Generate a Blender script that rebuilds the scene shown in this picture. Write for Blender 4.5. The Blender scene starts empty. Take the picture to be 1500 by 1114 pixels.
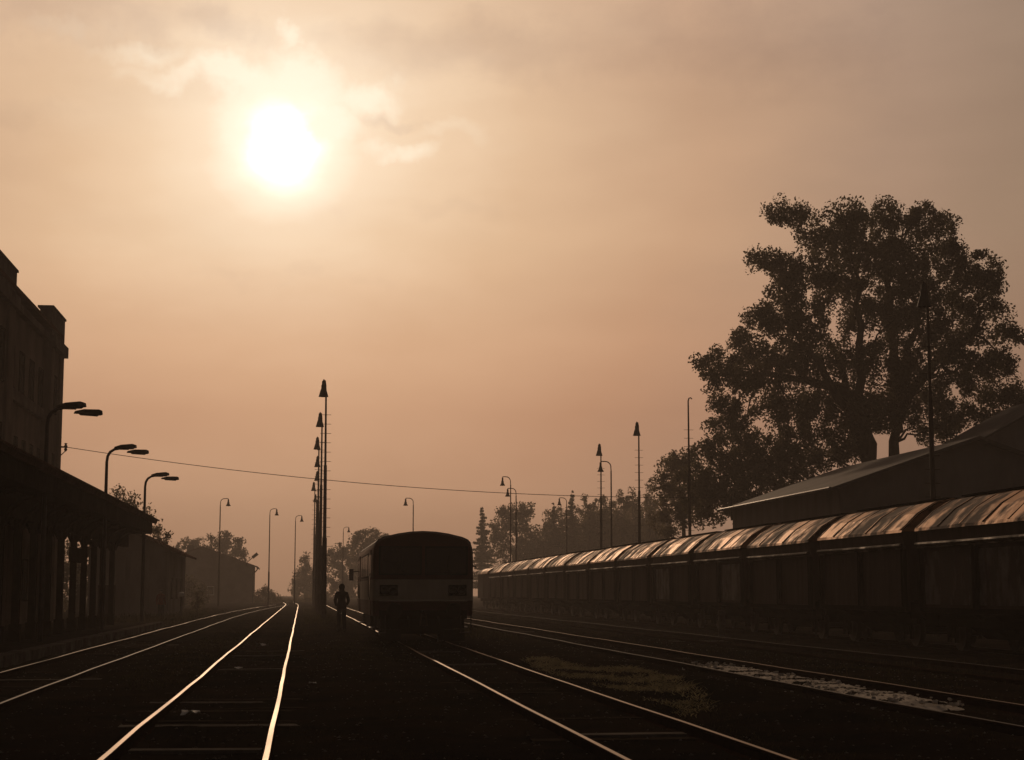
import bpy, math, random
import numpy as np
from mathutils import Vector, Matrix
random.seed(7); RNG = np.random.default_rng(11)
C = bpy.context.scene.collection
SC = bpy.context.scene
R = math.radians
# ------------------------------------------------------------------ camera
F = 2500.0                                   # focal length in photo pixels (1500 wide)
EYE = Vector((0, 0, 1.64))                   # rail tops are at z = 0.12
PITCH = math.atan(311 / F)
YAW = math.atan(309 * math.cos(PITCH) / F)
cam = bpy.data.cameras.new('camera'); cam.lens = F / 1500 * 36; cam.sensor_width = 36; cam.clip_end = 9000
camo = bpy.data.objects.new('camera', cam); C.objects.link(camo)
camo.location = EYE; camo.rotation_euler = (math.pi / 2 + PITCH, 0, -YAW)
SC.camera = camo
ROT = camo.rotation_euler.to_matrix()
def ray(px, py):
    return (ROT @ Vector((px - 750, 557 - py, -F))).normalized()
def PY(px, py, Y):                           # point of the pixel's ray at a distance Y down the line
    d = ray(px, py); return EYE + d * (Y / d.y)
def PXc(px, py, X):                          # ... on a plane parallel to the tracks
    d = ray(px, py); return EYE + d * (X / d.x)
# ------------------------------------------------------------------ world and sun
SUN = ray(413, 212)
EXPO = 0.0
SC.view_settings.view_transform = 'Standard'; SC.view_settings.look = 'None'
SC.view_settings.exposure = EXPO; SC.view_settings.gamma = 1
try:
    SC.cycles.use_denoising = True; SC.cycles.max_bounces = 6; SC.cycles.volume_bounces = 1
    SC.cycles.caustics_reflective = False; SC.cycles.caustics_refractive = False
    SC.cycles.sample_clamp_indirect = 4
except Exception: pass
W = bpy.data.worlds.new('World'); SC.world = W; W.use_nodes = True
nt = W.node_tree; N = nt.nodes; L = nt.links; N.clear()
def nd(tree, typ, **kw):
    n = tree.nodes.new(typ)
    for k, v in kw.items(): setattr(n, k, v)
    return n
def mth(tree, op, a, b=None, c=None):
    n = nd(tree, 'ShaderNodeMath', operation=op)
    for i, v in enumerate((a, b, c)):
        if v is None: continue
        if isinstance(v, (int, float)): n.inputs[i].default_value = v
        else: tree.links.new(v, n.inputs[i])
    return n.outputs[0]
def mixc(tree, fac, a, b, blend='MIX'):
    n = nd(tree, 'ShaderNodeMix', data_type='RGBA', blend_type=blend)
    for i, v in ((0, fac), (6, a), (7, b)):
        if isinstance(v, (int, float)): n.inputs[i].default_value = v
        elif isinstance(v, tuple): n.inputs[i].default_value = (*v, 1)
        else: tree.links.new(v, n.inputs[i])
    return n.outputs[2]
def ramp(tree, fac, stops, interp='LINEAR'):
    n = nd(tree, 'ShaderNodeValToRGB'); cr = n.color_ramp; cr.interpolation = interp
    while len(cr.elements) < len(stops): cr.elements.new(0.5)
    for e, (p, c) in zip(cr.elements, stops):
        e.position = p; e.color = (*c, 1) if isinstance(c, tuple) else (c, c, c, 1)
    tree.links.new(fac, n.inputs[0]); return n.outputs[0]
def mapr(tree, v, a, b, c=0.0, d=1.0):
    n = nd(tree, 'ShaderNodeMapRange'); tree.links.new(v, n.inputs[0])
    for i, q in enumerate((a, b, c, d)): n.inputs[i + 1].default_value = q
    return n.outputs[0]
tc = nd(nt, 'ShaderNodeTexCoord')
dv = nd(nt, 'ShaderNodeVectorMath', operation='DOT_PRODUCT'); L.new(tc.outputs['Generated'], dv.inputs[0]); dv.inputs[1].default_value = SUN
ang = mth(nt, 'ARCCOSINE', mth(nt, 'MINIMUM', dv.outputs['Value'], 0.9999999))
def noise(tree, vec, scale, detail=5, rough=.55, sc3=None):
    if sc3:
        m = nd(tree, 'ShaderNodeMapping'); tree.links.new(vec, m.inputs[0]); m.inputs['Scale'].default_value = sc3; vec = m.outputs[0]
    n = nd(tree, 'ShaderNodeTexNoise'); tree.links.new(vec, n.inputs['Vector'])
    n.inputs['Scale'].default_value = scale; n.inputs['Detail'].default_value = detail; n.inputs['Roughness'].default_value = rough
    return n.outputs['Fac']
gen = tc.outputs['Generated']
cl = noise(nt, gen, 7, 7, .58, (1.0, 1.0, 2.6))
cl2 = noise(nt, gen, 2.6, 4, .5, (1.2, 1.0, 4.0))
# distance from the sun in degrees / 60, ruffled by the cloud
deg = mth(nt, 'MULTIPLY', ang, 180 / math.pi / 60)
rag = mth(nt, 'MULTIPLY', mth(nt, 'SUBTRACT', cl, .5), mapr(nt, deg, .008, .10, .016, .09))
degr = mth(nt, 'MAXIMUM', mth(nt, 'ADD', deg, rag), 0.0)
D = lambda x: x / 60
glow = ramp(nt, degr, [(0, (4.5, 4.3, 3.9)), (D(.8), (2.6, 2.4, 2.1)), (D(1.25), (1.36, 1.24, 1.02)), (D(1.75), (1.10, .96, .74)), (D(2.8), (.96, .745, .53)), (D(5), (.85, .61, .405)),
    (D(8), (.735, .49, .307)), (D(13.8), (.585, .357, .220)), (D(20), (.43, .275, .185)), (D(24), (.355, .233, .155)), (D(38), (.12, .082, .060)), (1.0, (.035, .026, .022))])
el = nd(nt, 'ShaderNodeSeparateXYZ'); L.new(gen, el.inputs[0])
low = ramp(nt, mapr(nt, el.outputs['Z'], 0, .40), [(.0, (.70, .62, .58)), (.04, (.74, .655, .625)), (.15, (.87, .78, .77)), (.26, (.85, .735, .73)), (.36, (.95, .865, .86)), (.50, (1, .99, 1.0)), (.70, (1.02, 1.05, 1.10)), (.88, (1.06, 1.13, 1.24)), (1, (.9, .95, 1.0))])
sky = mixc(nt, 1.0, glow, low, 'MULTIPLY')
up = mapr(nt, el.outputs['Z'], .10, .30, .25, 1.0)
veil = mth(nt, 'MULTIPLY', mapr(nt, cl2, .40, .64, .0, 1.0), up)
sky = mixc(nt, veil, sky, mixc(nt, 1.0, sky, (.86, .85, .86), 'MULTIPLY'))
cl3 = noise(nt, gen, 38, 9, .62, (1.0, 1.0, 1.5))
SR = SUN.cross(Vector((0, 0, 1))).normalized(); SU = SR.cross(SUN).normalized()
def dot(v):
    n = nd(nt, 'ShaderNodeVectorMath', operation='DOT_PRODUCT'); L.new(gen, n.inputs[0]); n.inputs[1].default_value = v; return n.outputs['Value']
ds = mth(nt, 'MAXIMUM', dot(SUN), .2)
cn1 = noise(nt, gen, 17, 8, .6); cn2 = noise(nt, gen, 21, 8, .6, (1.3, .9, 1.1))
su = mth(nt, 'ADD', mth(nt, 'DIVIDE', mth(nt, 'MULTIPLY', dot(SR), 2500), ds), mth(nt, 'MULTIPLY', mth(nt, 'SUBTRACT', cn1, .5), 170))
sv = mth(nt, 'ADD', mth(nt, 'DIVIDE', mth(nt, 'MULTIPLY', dot(SU), 2500), ds), mth(nt, 'MULTIPLY', mth(nt, 'SUBTRACT', cn2, .5), 120))
def cloud(ells, lo_, hi_, k):
    tot = None
    for (u0, v0, a, b_, w) in ells:
        d2 = mth(nt, 'ADD', mth(nt, 'POWER', mth(nt, 'MULTIPLY', mth(nt, 'ADD', su, -u0), 1 / a), 2), mth(nt, 'POWER', mth(nt, 'MULTIPLY', mth(nt, 'ADD', sv, -v0), 1 / b_), 2))
        g = mth(nt, 'MULTIPLY', mth(nt, 'POWER', 2.718, mth(nt, 'MULTIPLY', d2, -1)), w)
        tot = g if tot is None else mth(nt, 'MAXIMUM', tot, g)
    t_ = mth(nt, 'ADD', tot, mth(nt, 'MULTIPLY', mth(nt, 'SUBTRACT', cl3, .5), k))
    return mapr(nt, t_, lo_, hi_)
bank = cloud([(-300, 175, 240, 55, 1), (-90, 165, 90, 35, .9), (290, 150, 240, 60, 1), (160, 40, 60, 14, .75), (640, 170, 300, 80, .8), (-350, 30, 140, 30, .45), (250, -100, 220, 26, .4), (60, -190, 300, 22, .4)], .28, .95, .9)
sky = mixc(nt, bank, sky, mixc(nt, 1.0, sky, (.85, .845, .875), 'MULTIPLY'))
puff = cloud([(-62, 95, 62, 34, 1), (25, 95, 70, 42, 1), (115, 72, 70, 30, .95), (16, 158, 22, 22, .9), (-140, 92, 90, 22, .72), (-210, 122, 90, 20, .6), (172, -4, 60, 20, .85), (225, 25, 80, 24, .5), (-330, 150, 140, 22, .45), (60, 30, 60, 34, .9), (-60, 20, 40, 40, .7)], .24, .85, .9)
sky = mixc(nt, mth(nt, 'MULTIPLY', puff, mapr(nt, deg, .02, .12, .92, .22)), sky, (1.10, .99, .80))
st = nd(nt, 'ShaderNodeTexSky', sky_type='NISHITA', sun_disc=False, sun_elevation=math.asin(SUN.z), sun_rotation=math.atan2(SUN.x, SUN.y), air_density=2.0, dust_density=6.0)
bg1 = nd(nt, 'ShaderNodeBackground'); L.new(sky, bg1.inputs[0]); bg1.inputs[1].default_value = 1.0
bg2 = nd(nt, 'ShaderNodeBackground'); L.new(st.outputs[0], bg2.inputs[0]); bg2.inputs[1].default_value = 0.0012
ad = nd(nt, 'ShaderNodeAddShader'); L.new(bg1.outputs[0], ad.inputs[0]); L.new(bg2.outputs[0], ad.inputs[1])
wo = nd(nt, 'ShaderNodeOutputWorld'); L.new(ad.outputs[0], wo.inputs[0])
sl = bpy.data.lights.new('sun', 'SUN'); sl.energy = .85; sl.angle = R(1.8); sl.color = (1, .68, .43)
so = bpy.data.objects.new('sun', sl); C.objects.link(so); so.rotation_euler = SUN.to_track_quat('Z', 'Y').to_euler()
HAZE_DENSITY, HAZE_COLOR, HAZE_G = .00075, (.97, .88, .82), .35

# ------------------------------------------------------------------ materials
M = {}
def mat(name, col, rough=.8, metal=0, var=.35, scale=6, sc3=None, bump=.0, bscale=None, col2=None, lo=.4, hi=.62, rough2=None, spec=.3, gen='Object', rnd=True, translucent=0):
    m = bpy.data.materials.new(name); m.use_nodes = True; t = m.node_tree
    b = t.nodes['Principled BSDF']; out = t.nodes['Material Output']
    tcn = nd(t, 'ShaderNodeTexCoord'); vec = tcn.outputs[gen]
    if rnd:
        oi = nd(t, 'ShaderNodeObjectInfo'); va = nd(t, 'ShaderNodeVectorMath', operation='ADD')
        mm = mth(t, 'MULTIPLY', oi.outputs['Random'], 37.0); cx = nd(t, 'ShaderNodeCombineXYZ')
        for i in range(3): t.links.new(mm, cx.inputs[i])
        t.links.new(vec, va.inputs[0]); t.links.new(cx.outputs[0], va.inputs[1]); vec = va.outputs[0]
    n1 = noise(t, vec, scale, 7, .62, sc3)
    n2 = noise(t, vec, scale * .23, 3, .5, sc3)
    f = mapr(t, mth(t, 'ADD', mth(t, 'MULTIPLY', n1, .6), mth(t, 'MULTIPLY', n2, .4)), lo, hi)
    c2 = col2 or tuple(max(0, c * (1 - var)) for c in col); c1 = col if col2 else tuple(c * (1 + var * .6) for c in col)
    t.links.new(mixc(t, f, c2, c1), b.inputs['Base Color'])
    b.inputs['Metallic'].default_value = metal; b.inputs['Specular IOR Level'].default_value = spec
    if rough2 is None: b.inputs['Roughness'].default_value = rough
    else: t.links.new(mapr(t, f, 0, 1, rough2, rough), b.inputs['Roughness'])
    if bump:
        bn = nd(t, 'ShaderNodeBump'); bn.inputs['Strength'].default_value = bump; bn.inputs['Distance'].default_value = .03
        t.links.new(noise(t, vec, bscale or scale * 3, 6, .6, sc3), bn.inputs['Height']); t.links.new(bn.outputs[0], b.inputs['Normal'])
    if translucent:
        tr = nd(t, 'ShaderNodeBsdfTranslucent'); tr.inputs[0].default_value = (*[c * 1.3 for c in col], 1)
        mx = nd(t, 'ShaderNodeMixShader'); mx.inputs[0].default_value = translucent
        t.links.new(b.outputs[0], mx.inputs[1]); t.links.new(tr.outputs[0], mx.inputs[2]); t.links.new(mx.outputs[0], out.inputs[0])
    M[name] = m; return m
mat('earth', (.026, .018, .013), .95, var=.5, scale=.55, bump=.5, bscale=14, col2=(.010, .009, .008), lo=.42, hi=.60, spec=0, rnd=False)
mat('platform_paving', (.045, .037, .032), .85, scale=2.5, bump=.3, spec=0)
mat('kerb_stone', (.13, .11, .095), .8, scale=3, bump=.3, spec=0)
mat('rail_top', (.225, .135, .075), .50, 1, var=.4, scale=2, sc3=(2, .15, 2), lo=.3, hi=.7, rough2=.62)
mat('rail_rust', (.035, .018, .012), .95, 0, scale=5, spec=.0)
mat('rail_soft', (.11, .065, .038), .55, 1, var=.6, scale=2, sc3=(2, .15, 2), rough2=.75)
mat('rail_dull', (.045, .028, .019), .68, .4, scale=3, sc3=(2, .3, 2), rough2=.7)
mat('concrete', (.16, .14, .12), .9, scale=4, bump=.3, spec=0)
mat('sleeper_wood', (.05, .038, .03), .9, scale=5, bump=.4, spec=0)
mat('steel_dark', (.06, .05, .045), .55, .3, scale=3)
mat('mast_steel', (.07, .05, .04), .8, .0, scale=2, spec=.05)
mat('lamp_metal', (.06, .05, .043), .75, .2, scale=4)
mat('plaster', (.20, .155, .125), .9, var=.3, scale=.7, bump=.2, spec=0)
mat('plaster_grey', (.23, .20, .175), .9, var=.3, scale=.6, sc3=(1, 1, .4), bump=.2, spec=0)
mat('stone_trim', (.16, .13, .11), .9, scale=1.5, bump=.2, spec=0)
mat('window_glass', (.012, .012, .012), .15, 0, scale=1, spec=.5)
mat('roof_tile', (.12, .06, .042), .8, scale=3, bump=.5, bscale=8, spec=0)
mat('roof_felt', (.10, .085, .075), .70, scale=.8, bump=.25, bscale=6, spec=.15)
mat('timber', (.035, .026, .02), .85, scale=3, spec=0)
mat('wagon_side', (.085, .058, .046), .8, scale=1.6, sc3=(2.2, 2.2, .35), col2=(.040, .025, .018), bump=.2, spec=.06, lo=.38, hi=.66)
mat('wagon_side_pale', (.22, .20, .18), .8, scale=1.3, sc3=(1.5, 1.5, .8), col2=(.045, .028, .021), spec=.2, lo=.46, hi=.60)
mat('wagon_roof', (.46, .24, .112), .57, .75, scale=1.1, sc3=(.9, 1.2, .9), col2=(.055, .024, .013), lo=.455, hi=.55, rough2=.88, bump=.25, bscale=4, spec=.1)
mat('wagon_frame', (.016, .013, .012), .9, scale=3, spec=.0)
mat('waist_steel', (.16, .12, .09), .5, .4, scale=1.1, col2=(.03, .02, .015), lo=.48, hi=.62, rough2=.9, spec=.1)  # pale patches in the colour imitate broken highlights along the waist rail
mat('matte_pane', (.010, .010, .010), .7, 0, scale=1, spec=.05)  # near-black matte panes that hardly mirror the bright sky
mat('wheel_steel', (.035, .028, .024), .6, .3, scale=4)
mat('railcar_roof', (.10, .085, .075), .6, scale=2, spec=.3)
mat('rubber_black', (.010, .010, .010), .7, scale=4, spec=.2)
mat('chrome', (.5, .47, .42), .25, 1, var=.1, scale=4)
mat('bark', (.05, .037, .028), .95, scale=6, sc3=(1, 1, .25), bump=.5, spec=0)
mat('leaf_dark', (.092, .080, .048), .8, var=.45, scale=.6, spec=0, translucent=.45)
mat('leaf_mid', (.12, .10, .062), .8, var=.45, scale=.6, spec=0, translucent=.65)
mat('needle', (.085, .080, .054), .85, var=.4, scale=.7, spec=0, translucent=.65)
mat('leaf_birch', (.12, .10, .06), .8, var=.4, scale=.6, spec=0, translucent=.65)
mat('grass_dark', (.050, .042, .022), .9, var=.5, scale=1.2, spec=0, translucent=.2, rnd=False)
mat('grass_dry', (.36, .31, .19), .9, var=.4, scale=2, spec=0, translucent=.2, rnd=False)
mat('gravel_pale', (.66, .60, .52), .95, var=.35, scale=9, bump=.8, bscale=30, spec=0)
mat('cloth_black', (.008, .008, .009), .9, scale=8, spec=0)
mat('cloth_jeans', (.014, .015, .019), .9, scale=8, spec=0)
mat('cloth_red', (.20, .028, .016), .85, scale=8, spec=0)
mat('skin', (.30, .19, .14), .6, var=.1, scale=8)
mat('hair', (.02, .014, .01), .7, scale=30)
mat('paper', (.75, .72, .66), .7, var=.1, scale=8)
mat('white_paint', (.7, .68, .64), .6, var=.15, scale=4)
def railcar_mat():
    m = mat('railcar_paint', (.075, .012, .008), .5, scale=2, var=.25, spec=.25); t = m.node_tree
    b = t.nodes['Principled BSDF']; tcn = nd(t, 'ShaderNodeTexCoord'); s = nd(t, 'ShaderNodeSeparateXYZ'); t.links.new(tcn.outputs['Object'], s.inputs[0])
    inb = mth(t, 'MULTIPLY', mth(t, 'GREATER_THAN', s.outputs['Z'], 1.28), mth(t, 'LESS_THAN', s.outputs['Z'], 1.90))
    old = b.inputs['Base Color'].links[0].from_socket
    dirt = noise(t, tcn.outputs['Object'], 1.5, 6, .6, (1, 1, .5))
    cream = ramp(t, dirt, [(.35, (.36, .31, .23)), (.65, (.50, .44, .34))])
    t.links.new(mixc(t, inb, old, cream), b.inputs['Base Color'])
railcar_mat()

# ------------------------------------------------------------------ mesh helpers
class MB:
    def __init__(s): s.v = []; s.f = []; s.mi = []
    def add(s, vs, fs, mi=0):
        o = len(s.v); s.v += [tuple(v) for v in vs]; s.f += [tuple(i + o for i in f) for f in fs]; s.mi += [mi] * len(fs)
    def box(s, c, d, mt=None, mi=0):
        x, y, z = (q / 2 for q in d); vs = [Vector((sx * x, sy * y, sz * z)) for sz in (-1, 1) for sx, sy in ((-1, -1), (1, -1), (1, 1), (-1, 1))]
        if mt is not None: vs = [mt @ v for v in vs]
        s.add([v + Vector(c) for v in vs], [(0, 3, 2, 1), (4, 5, 6, 7), (0, 1, 5, 4), (1, 2, 6, 5), (2, 3, 7, 6), (3, 0, 4, 7)], mi)
        return s
    def bbox(s, a, b, mi=0):
        return s.box([(p + q) / 2 for p, q in zip(a, b)], [abs(q - p) for p, q in zip(a, b)], mi=mi)
    def tube(s, pts, r, n=8, cap=True, mi=0):
        pts = [Vector(p) for p in pts]; rs = r if isinstance(r, (list, tuple)) else [r] * len(pts)
        vs = []; prev = None
        for i, p in enumerate(pts):
            d = (pts[min(i + 1, len(pts) - 1)] - pts[max(i - 1, 0)]); d = d.normalized() if d.length > 1e-9 else Vector((0, 0, 1))
            if prev is None: u = d.orthogonal().normalized()
            else: u = (prev - d * prev.dot(d)); u = u.normalized() if u.length > 1e-6 else d.orthogonal().normalized()
            prev = u; w = d.cross(u)
            vs += [p + (u * math.cos(2 * math.pi * k / n) + w * math.sin(2 * math.pi * k / n)) * rs[i] for k in range(n)]
        fs = [(i * n + k, i * n + (k + 1) % n, (i + 1) * n + (k + 1) % n, (i + 1) * n + k) for i in range(len(pts) - 1) for k in range(n)]
        if cap: fs += [tuple(range(n - 1, -1, -1)), tuple((len(pts) - 1) * n + k for k in range(n))]
        s.add(vs, fs, mi); return s
    def lathe(s, prof, n=14, axis='z', at=(0, 0, 0), mi=0):
        vs = []
        for r, h in prof:
            for k in range(n):
                a = 2 * math.pi * k / n; c, d = r * math.cos(a), r * math.sin(a)
                p = {'z': (c, d, h), 'x': (h, c, d), 'y': (d, h, c)}[axis]; vs.append(Vector(p) + Vector(at))
        fs = [(i * n + k, i * n + (k + 1) % n, (i + 1) * n + (k + 1) % n, (i + 1) * n + k) for i in range(len(prof) - 1) for k in range(n)]
        fs += [tuple(range(n - 1, -1, -1)), tuple((len(prof) - 1) * n + k for k in range(n))]
        s.add(vs, fs, mi); return s
    def prism(s, prof, y0, y1, mi=0):                     # (x,z) outline extruded along y
        n = len(prof); vs = [(x, y0, z) for x, z in prof] + [(x, y1, z) for x, z in prof]
        s.add(vs, [(k, (k + 1) % n, n + (k + 1) % n, n + k) for k in range(n)] + [tuple(range(n - 1, -1, -1)), tuple(range(n, 2 * n))], mi); return s
    def build(s, name, m, parent=None, smooth=False, loc=None):
        me = bpy.data.meshes.new(name); me.from_pydata(s.v, [], s.f)
        for q in (m if isinstance(m, (list, tuple)) else [m]): me.materials.append(M[q])
        if any(s.mi): me.polygons.foreach_set('material_index', s.mi)
        if smooth is True: me.polygons.foreach_set('use_smooth', [True] * len(s.f))
        me.update(); o = bpy.data.objects.new(name, me); C.objects.link(o)
        if smooth == 'auto':
            import bmesh
            bm = bmesh.new(); bm.from_mesh(me)
            for f in bm.faces: f.smooth = True
            for e in bm.edges:
                if len(e.link_faces) != 2 or e.calc_face_angle(0) > R(35): e.smooth = False
            bm.to_mesh(me); bm.free()
        if parent: o.parent = parent
        if loc is not None: o.location = loc
        return o
def tag(o, label=None, cat=None, group=None, kind=None):
    for k, v in (('label', label), ('category', cat), ('group', group), ('kind', kind)):
        if v: o[k] = v
    return o
def thing(name, label, cat, loc=(0, 0, 0), rz=0, group=None):
    o = bpy.data.objects.new(name, None); o.empty_display_size = .2; C.objects.link(o); o.location = loc; o.rotation_euler = (0, 0, rz)
    return tag(o, label, cat, group)
KIDS = {}
def dup(root, loc, rz=0, label=None, scale=None):
    r = root.copy(); C.objects.link(r); r.location = loc; r.rotation_euler = (0, 0, rz)
    if scale: r.scale = scale
    if label: r['label'] = label
    for ch in list(root.children):
        c = ch.copy(); C.objects.link(c); c.parent = r
        for g in list(ch.children):
            d = g.copy(); C.objects.link(d); d.parent = c
    return r
def npmesh(name, V, nper, m, parent=None):               # V: (n*nper, 3) loose polygons of nper corners
    n = len(V) // nper; me = bpy.data.meshes.new(name); me.vertices.add(len(V)); me.vertices.foreach_set('co', np.asarray(V, np.float32).ravel())
    me.loops.add(len(V)); me.loops.foreach_set('vertex_index', np.arange(len(V), dtype=np.int32))
    me.polygons.add(n); me.polygons.foreach_set('loop_start', np.arange(0, len(V), nper, dtype=np.int32))
    me.update(calc_edges=True); me.materials.append(M[m]); o = bpy.data.objects.new(name, me); C.objects.link(o)
    if parent: o.parent = parent
    return o

# ------------------------------------------------------------------ ground
TRACKS = [-4.95, -1.05, 3.75, 9.02, 13.65, 18.05]
def fbm(x, y):
    return (np.sin(x * 1.3 + np.sin(y * .7) * 1.7) * np.cos(y * .9 + np.sin(x * .5)) * .5 + np.sin(x * 3.1 + y * 1.7 + np.sin(y * 2.3)) * .25
            + np.sin(x * 7.3 - y * 4.1 + np.sin(x * 3.)) * .13 + np.sin(x * 13.1 + y * 11.7 + np.sin(y * 7)) * .08)
def gz(x, y):
    x = np.asarray(x, float); y = np.asarray(y, float)
    near = np.min([np.abs(x - c) for c in TRACKS], axis=0)
    wall = np.clip((near - .95) / .8, 0, 1)
    h = -.012 + wall * (.02 + .05 * fbm(x, y)) + (1 - wall) * .018 * fbm(x * 2, y * 2)
    h = h + .14 * np.exp(-((x - 6.9) / .75) ** 2 - ((y - 27) / 9) ** 2) + .05 * np.exp(-((x - 1.4) / .8) ** 2)
    return h
xs = np.concatenate([[-700, -400, -200, -100, -60, -40, -30, -22, -16, -12, -10], np.arange(-9, 20, .14), [20.5, 22, 25, 30, 36, 45, 60, 100, 200, 400, 700]])
ys = np.concatenate([[-60, -20, 0, 8, 12], np.arange(14, 40, .14), np.arange(40, 80, .5), np.arange(80, 220, 2.), [240, 280, 340, 420, 560, 720]])
gx, gy = np.meshgrid(xs, ys); g_z = gz(gx, gy)
V = np.stack([gx, gy, g_z], -1).reshape(-1, 3); nx, ny = len(xs), len(ys)
idx = np.arange(nx * ny).reshape(ny, nx)
Q = np.stack([idx[:-1, :-1], idx[:-1, 1:], idx[1:, 1:], idx[1:, :-1]], -1).reshape(-1, 4)
me = bpy.data.meshes.new('ground'); me.from_pydata(V.tolist(), [], Q.tolist()); me.polygons.foreach_set('use_smooth', [True] * len(Q)); me.materials.append(M['earth'])
go = bpy.data.objects.new('ground', me); C.objects.link(go); tag(go, 'dark bare earth and cinder ground of the railway yard', kind='structure')

# ------------------------------------------------------------------ tracks
def rail_path(xoff, y0, y1, bend=None):
    ys_ = np.arange(y0, y1 + .1, 3.0); pts = []
    for y in ys_:
        x = xoff + (bend(y) if bend else 0) + .006 * math.sin(y * .31 + xoff) + .004 * math.sin(y * .83)
        pts.append((x, y, .12 + .006 * math.sin(y * .27 + xoff * 2) + .004 * math.sin(y * .71)))
    return pts
PROF = [(-.062, -.16), (.062, -.16), (.062, -.145), (.012, -.12), (.010, -.045), (.036, -.03), (.036, -.006), (.027, 0), (-.027, 0), (-.036, -.006), (-.036, -.03), (-.010, -.045), (-.012, -.12), (-.062, -.145)]
def rail_mb(pts, name, parent, top):
    n = len(PROF); b = MB(); vs = []
    for p in pts: vs += [(p[0] + q[0], p[1], p[2] + q[1]) for q in PROF]
    fs = []; mi = []
    for i in range(len(pts) - 1):
        for k in range(n):
            fs.append((i * n + k, i * n + (k + 1) % n, (i + 1) * n + (k + 1) % n, (i + 1) * n + k)); mi.append(1 if k == 7 else 0)
    fs += [tuple(range(n)), tuple((len(pts) - 1) * n + k for k in range(n))]; mi += [0, 0]
    b.v = vs; b.f = fs; b.mi = mi
    return b.build(name, ['rail_rust', top], parent)
def track(label, cx, y0, y1, tops=('rail_top', 'rail_top'), bend=None, sleepers=(), lows=(0, 0), ends=None):
    t = thing('railway_track', label, 'railway track', (cx, y0, 0), 0, 'parallel tracks of the station yard')
    for s, tp, lw, e in zip((-1, 1), tops, lows, ends or (y1, y1)):
        pts = rail_path(cx + s * .75, y0, e, bend)
        rail_mb([(p[0] - cx, p[1] - y0, p[2] - lw) for p in pts], 'rail', t, tp)
    for (y, m, dz, ln) in sleepers:
        xb = bend(y) if bend else 0
        b = MB(); b.bbox((-ln / 2, -.13, -.16), (ln / 2, .13, -.010 + dz)); 
        so_ = b.build('sleeper', m, t); so_.location = (xb + random.uniform(-.03, .03), y - y0, 0); so_.rotation_euler = (random.uniform(-.02, .02), random.uniform(-.01, .01), random.uniform(-.03, .03))
    return t
def slp(y0, y1, p_conc, seed, step=.65, low=-.035, high=.012):
    r = random.Random(seed); out = []; y = y0
    while y < y1:
        if r.random() < .55: out.append((y, 'concrete' if r.random() < p_conc else 'sleeper_wood', r.uniform(low, high), 2.35))
        y += step
    return out
def at_row(py):   # track-level distance of a photo row near the image's left middle
    return 1.55 * F / (py - 868)
s1 = [(at_row(1079), 'concrete', .03, 1.36), (at_row(972), 'concrete', .03, 1.36), (at_row(953), 'concrete', .02, 1.36)] + slp(20, 60, .05, 3)
b0 = lambda y: 3.0 * max(0, min(1, (y - 95) / 125)) ** 2
track('straight track with two bright rails nearest left of the camera line', -1.05, 8, 262, sleepers=s1, bend=lambda y: -.9 * max(0, (y - 200) / 60) ** 2)
track('track beside the platform edge, curving in towards the next track far off', -4.95, 12, 214, ('rail_soft', 'rail_dull'), b0, sleepers=slp(24, 60, .1, 5), lows=(0, .03), ends=(214, 214))
s2 = [(at_row(1064), 'concrete', .03, 1.36), (at_row(967), 'concrete', .03, 1.36), (at_row(949), 'concrete', .03, 1.36)] + slp(18, 50, .05, 8)
track('track carrying the red and cream railcar', 3.75, 8, 235, sleepers=s2)
track('track with pale gravel ridges between its rails', 9.02, 10, 235, ('rail_dull', 'rail_top'), sleepers=slp(40, 80, .1, 9), lows=(.015, 0))
track('weedy track just in front of the freight train', 13.65, 18, 190, ('rail_rust', 'rail_dull'), sleepers=slp(50, 80, .1, 12), lows=(.05, .015))
track('track beneath the line of hopper wagons', 18.05, 20, 200, ('rail_dull', 'rail_dull'))

# platform
b = MB(); b.bbox((-13.0, 8, -.3), (-6.85, 84, .22)); pl = b.build('platform', 'platform_paving'); tag(pl, 'low dark station platform under the canopy', kind='structure')
b = MB(); y = 10.0; k = 0
kr = thing('platform_kerb', 'line of worn pale kerb stones along the platform edge', 'kerb', (-6.65, 10, 0))
kr['kind'] = 'structure'
b2 = MB()
while y < 84:
    ln = 1.0; (b if k % 2 else b2).box((random.uniform(-.015, .015), y - 10 + ln / 2, .04 + random.uniform(-.01, .01)), (.40, ln - .05, .42)); y += ln; k += 1
b.build('kerb_stone', 'kerb_stone', kr); b2.build('concrete_kerb_stone', 'concrete', kr)  # every other stone takes the plain concrete colour

# ------------------------------------------------------------------ station building (left)
BX = -12.5
def zy(px, py):      # (Y, z) of a pixel on the facade plane
    p = PXc(px, py, BX); return p.y, p.z
Ya = zy(21, 420)[0]; Yb = zy(74, 460)[0]; Yc = zy(91.5, 500)[0]
ze = zy(50, 456)[1]; zp1 = zy(21, 399)[1]; zp2 = zy(80, 457)[1]
st_b = thing('station_building', 'tall dark station building with parapet blocks behind the platform canopy', 'building', (BX, Ya, 0))
b = MB(); o = lambda a, c: b.bbox((a[0] - BX, a[1] - Ya, a[2]), (c[0] - BX, c[1] - Ya, c[2]))
o((-26, 24, 0), (BX, Ya, ze)); o((-26, Ya + .001, 0), (BX - .28, Yb, ze - .05)); o((-26, Yb + .001, 0), (BX, Yc, ze))
b.build('wall', 'plaster', st_b)
b = MB()                                                   # roof with eave over the recess
b.prism([(-14 , ze + 2.6), (.15, ze - .02), (.15, ze + .16), (-13.5, ze + 3.0)], -49, Yc - Ya - .6); rf = b.build('roof', 'roof_tile', st_b)
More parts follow.
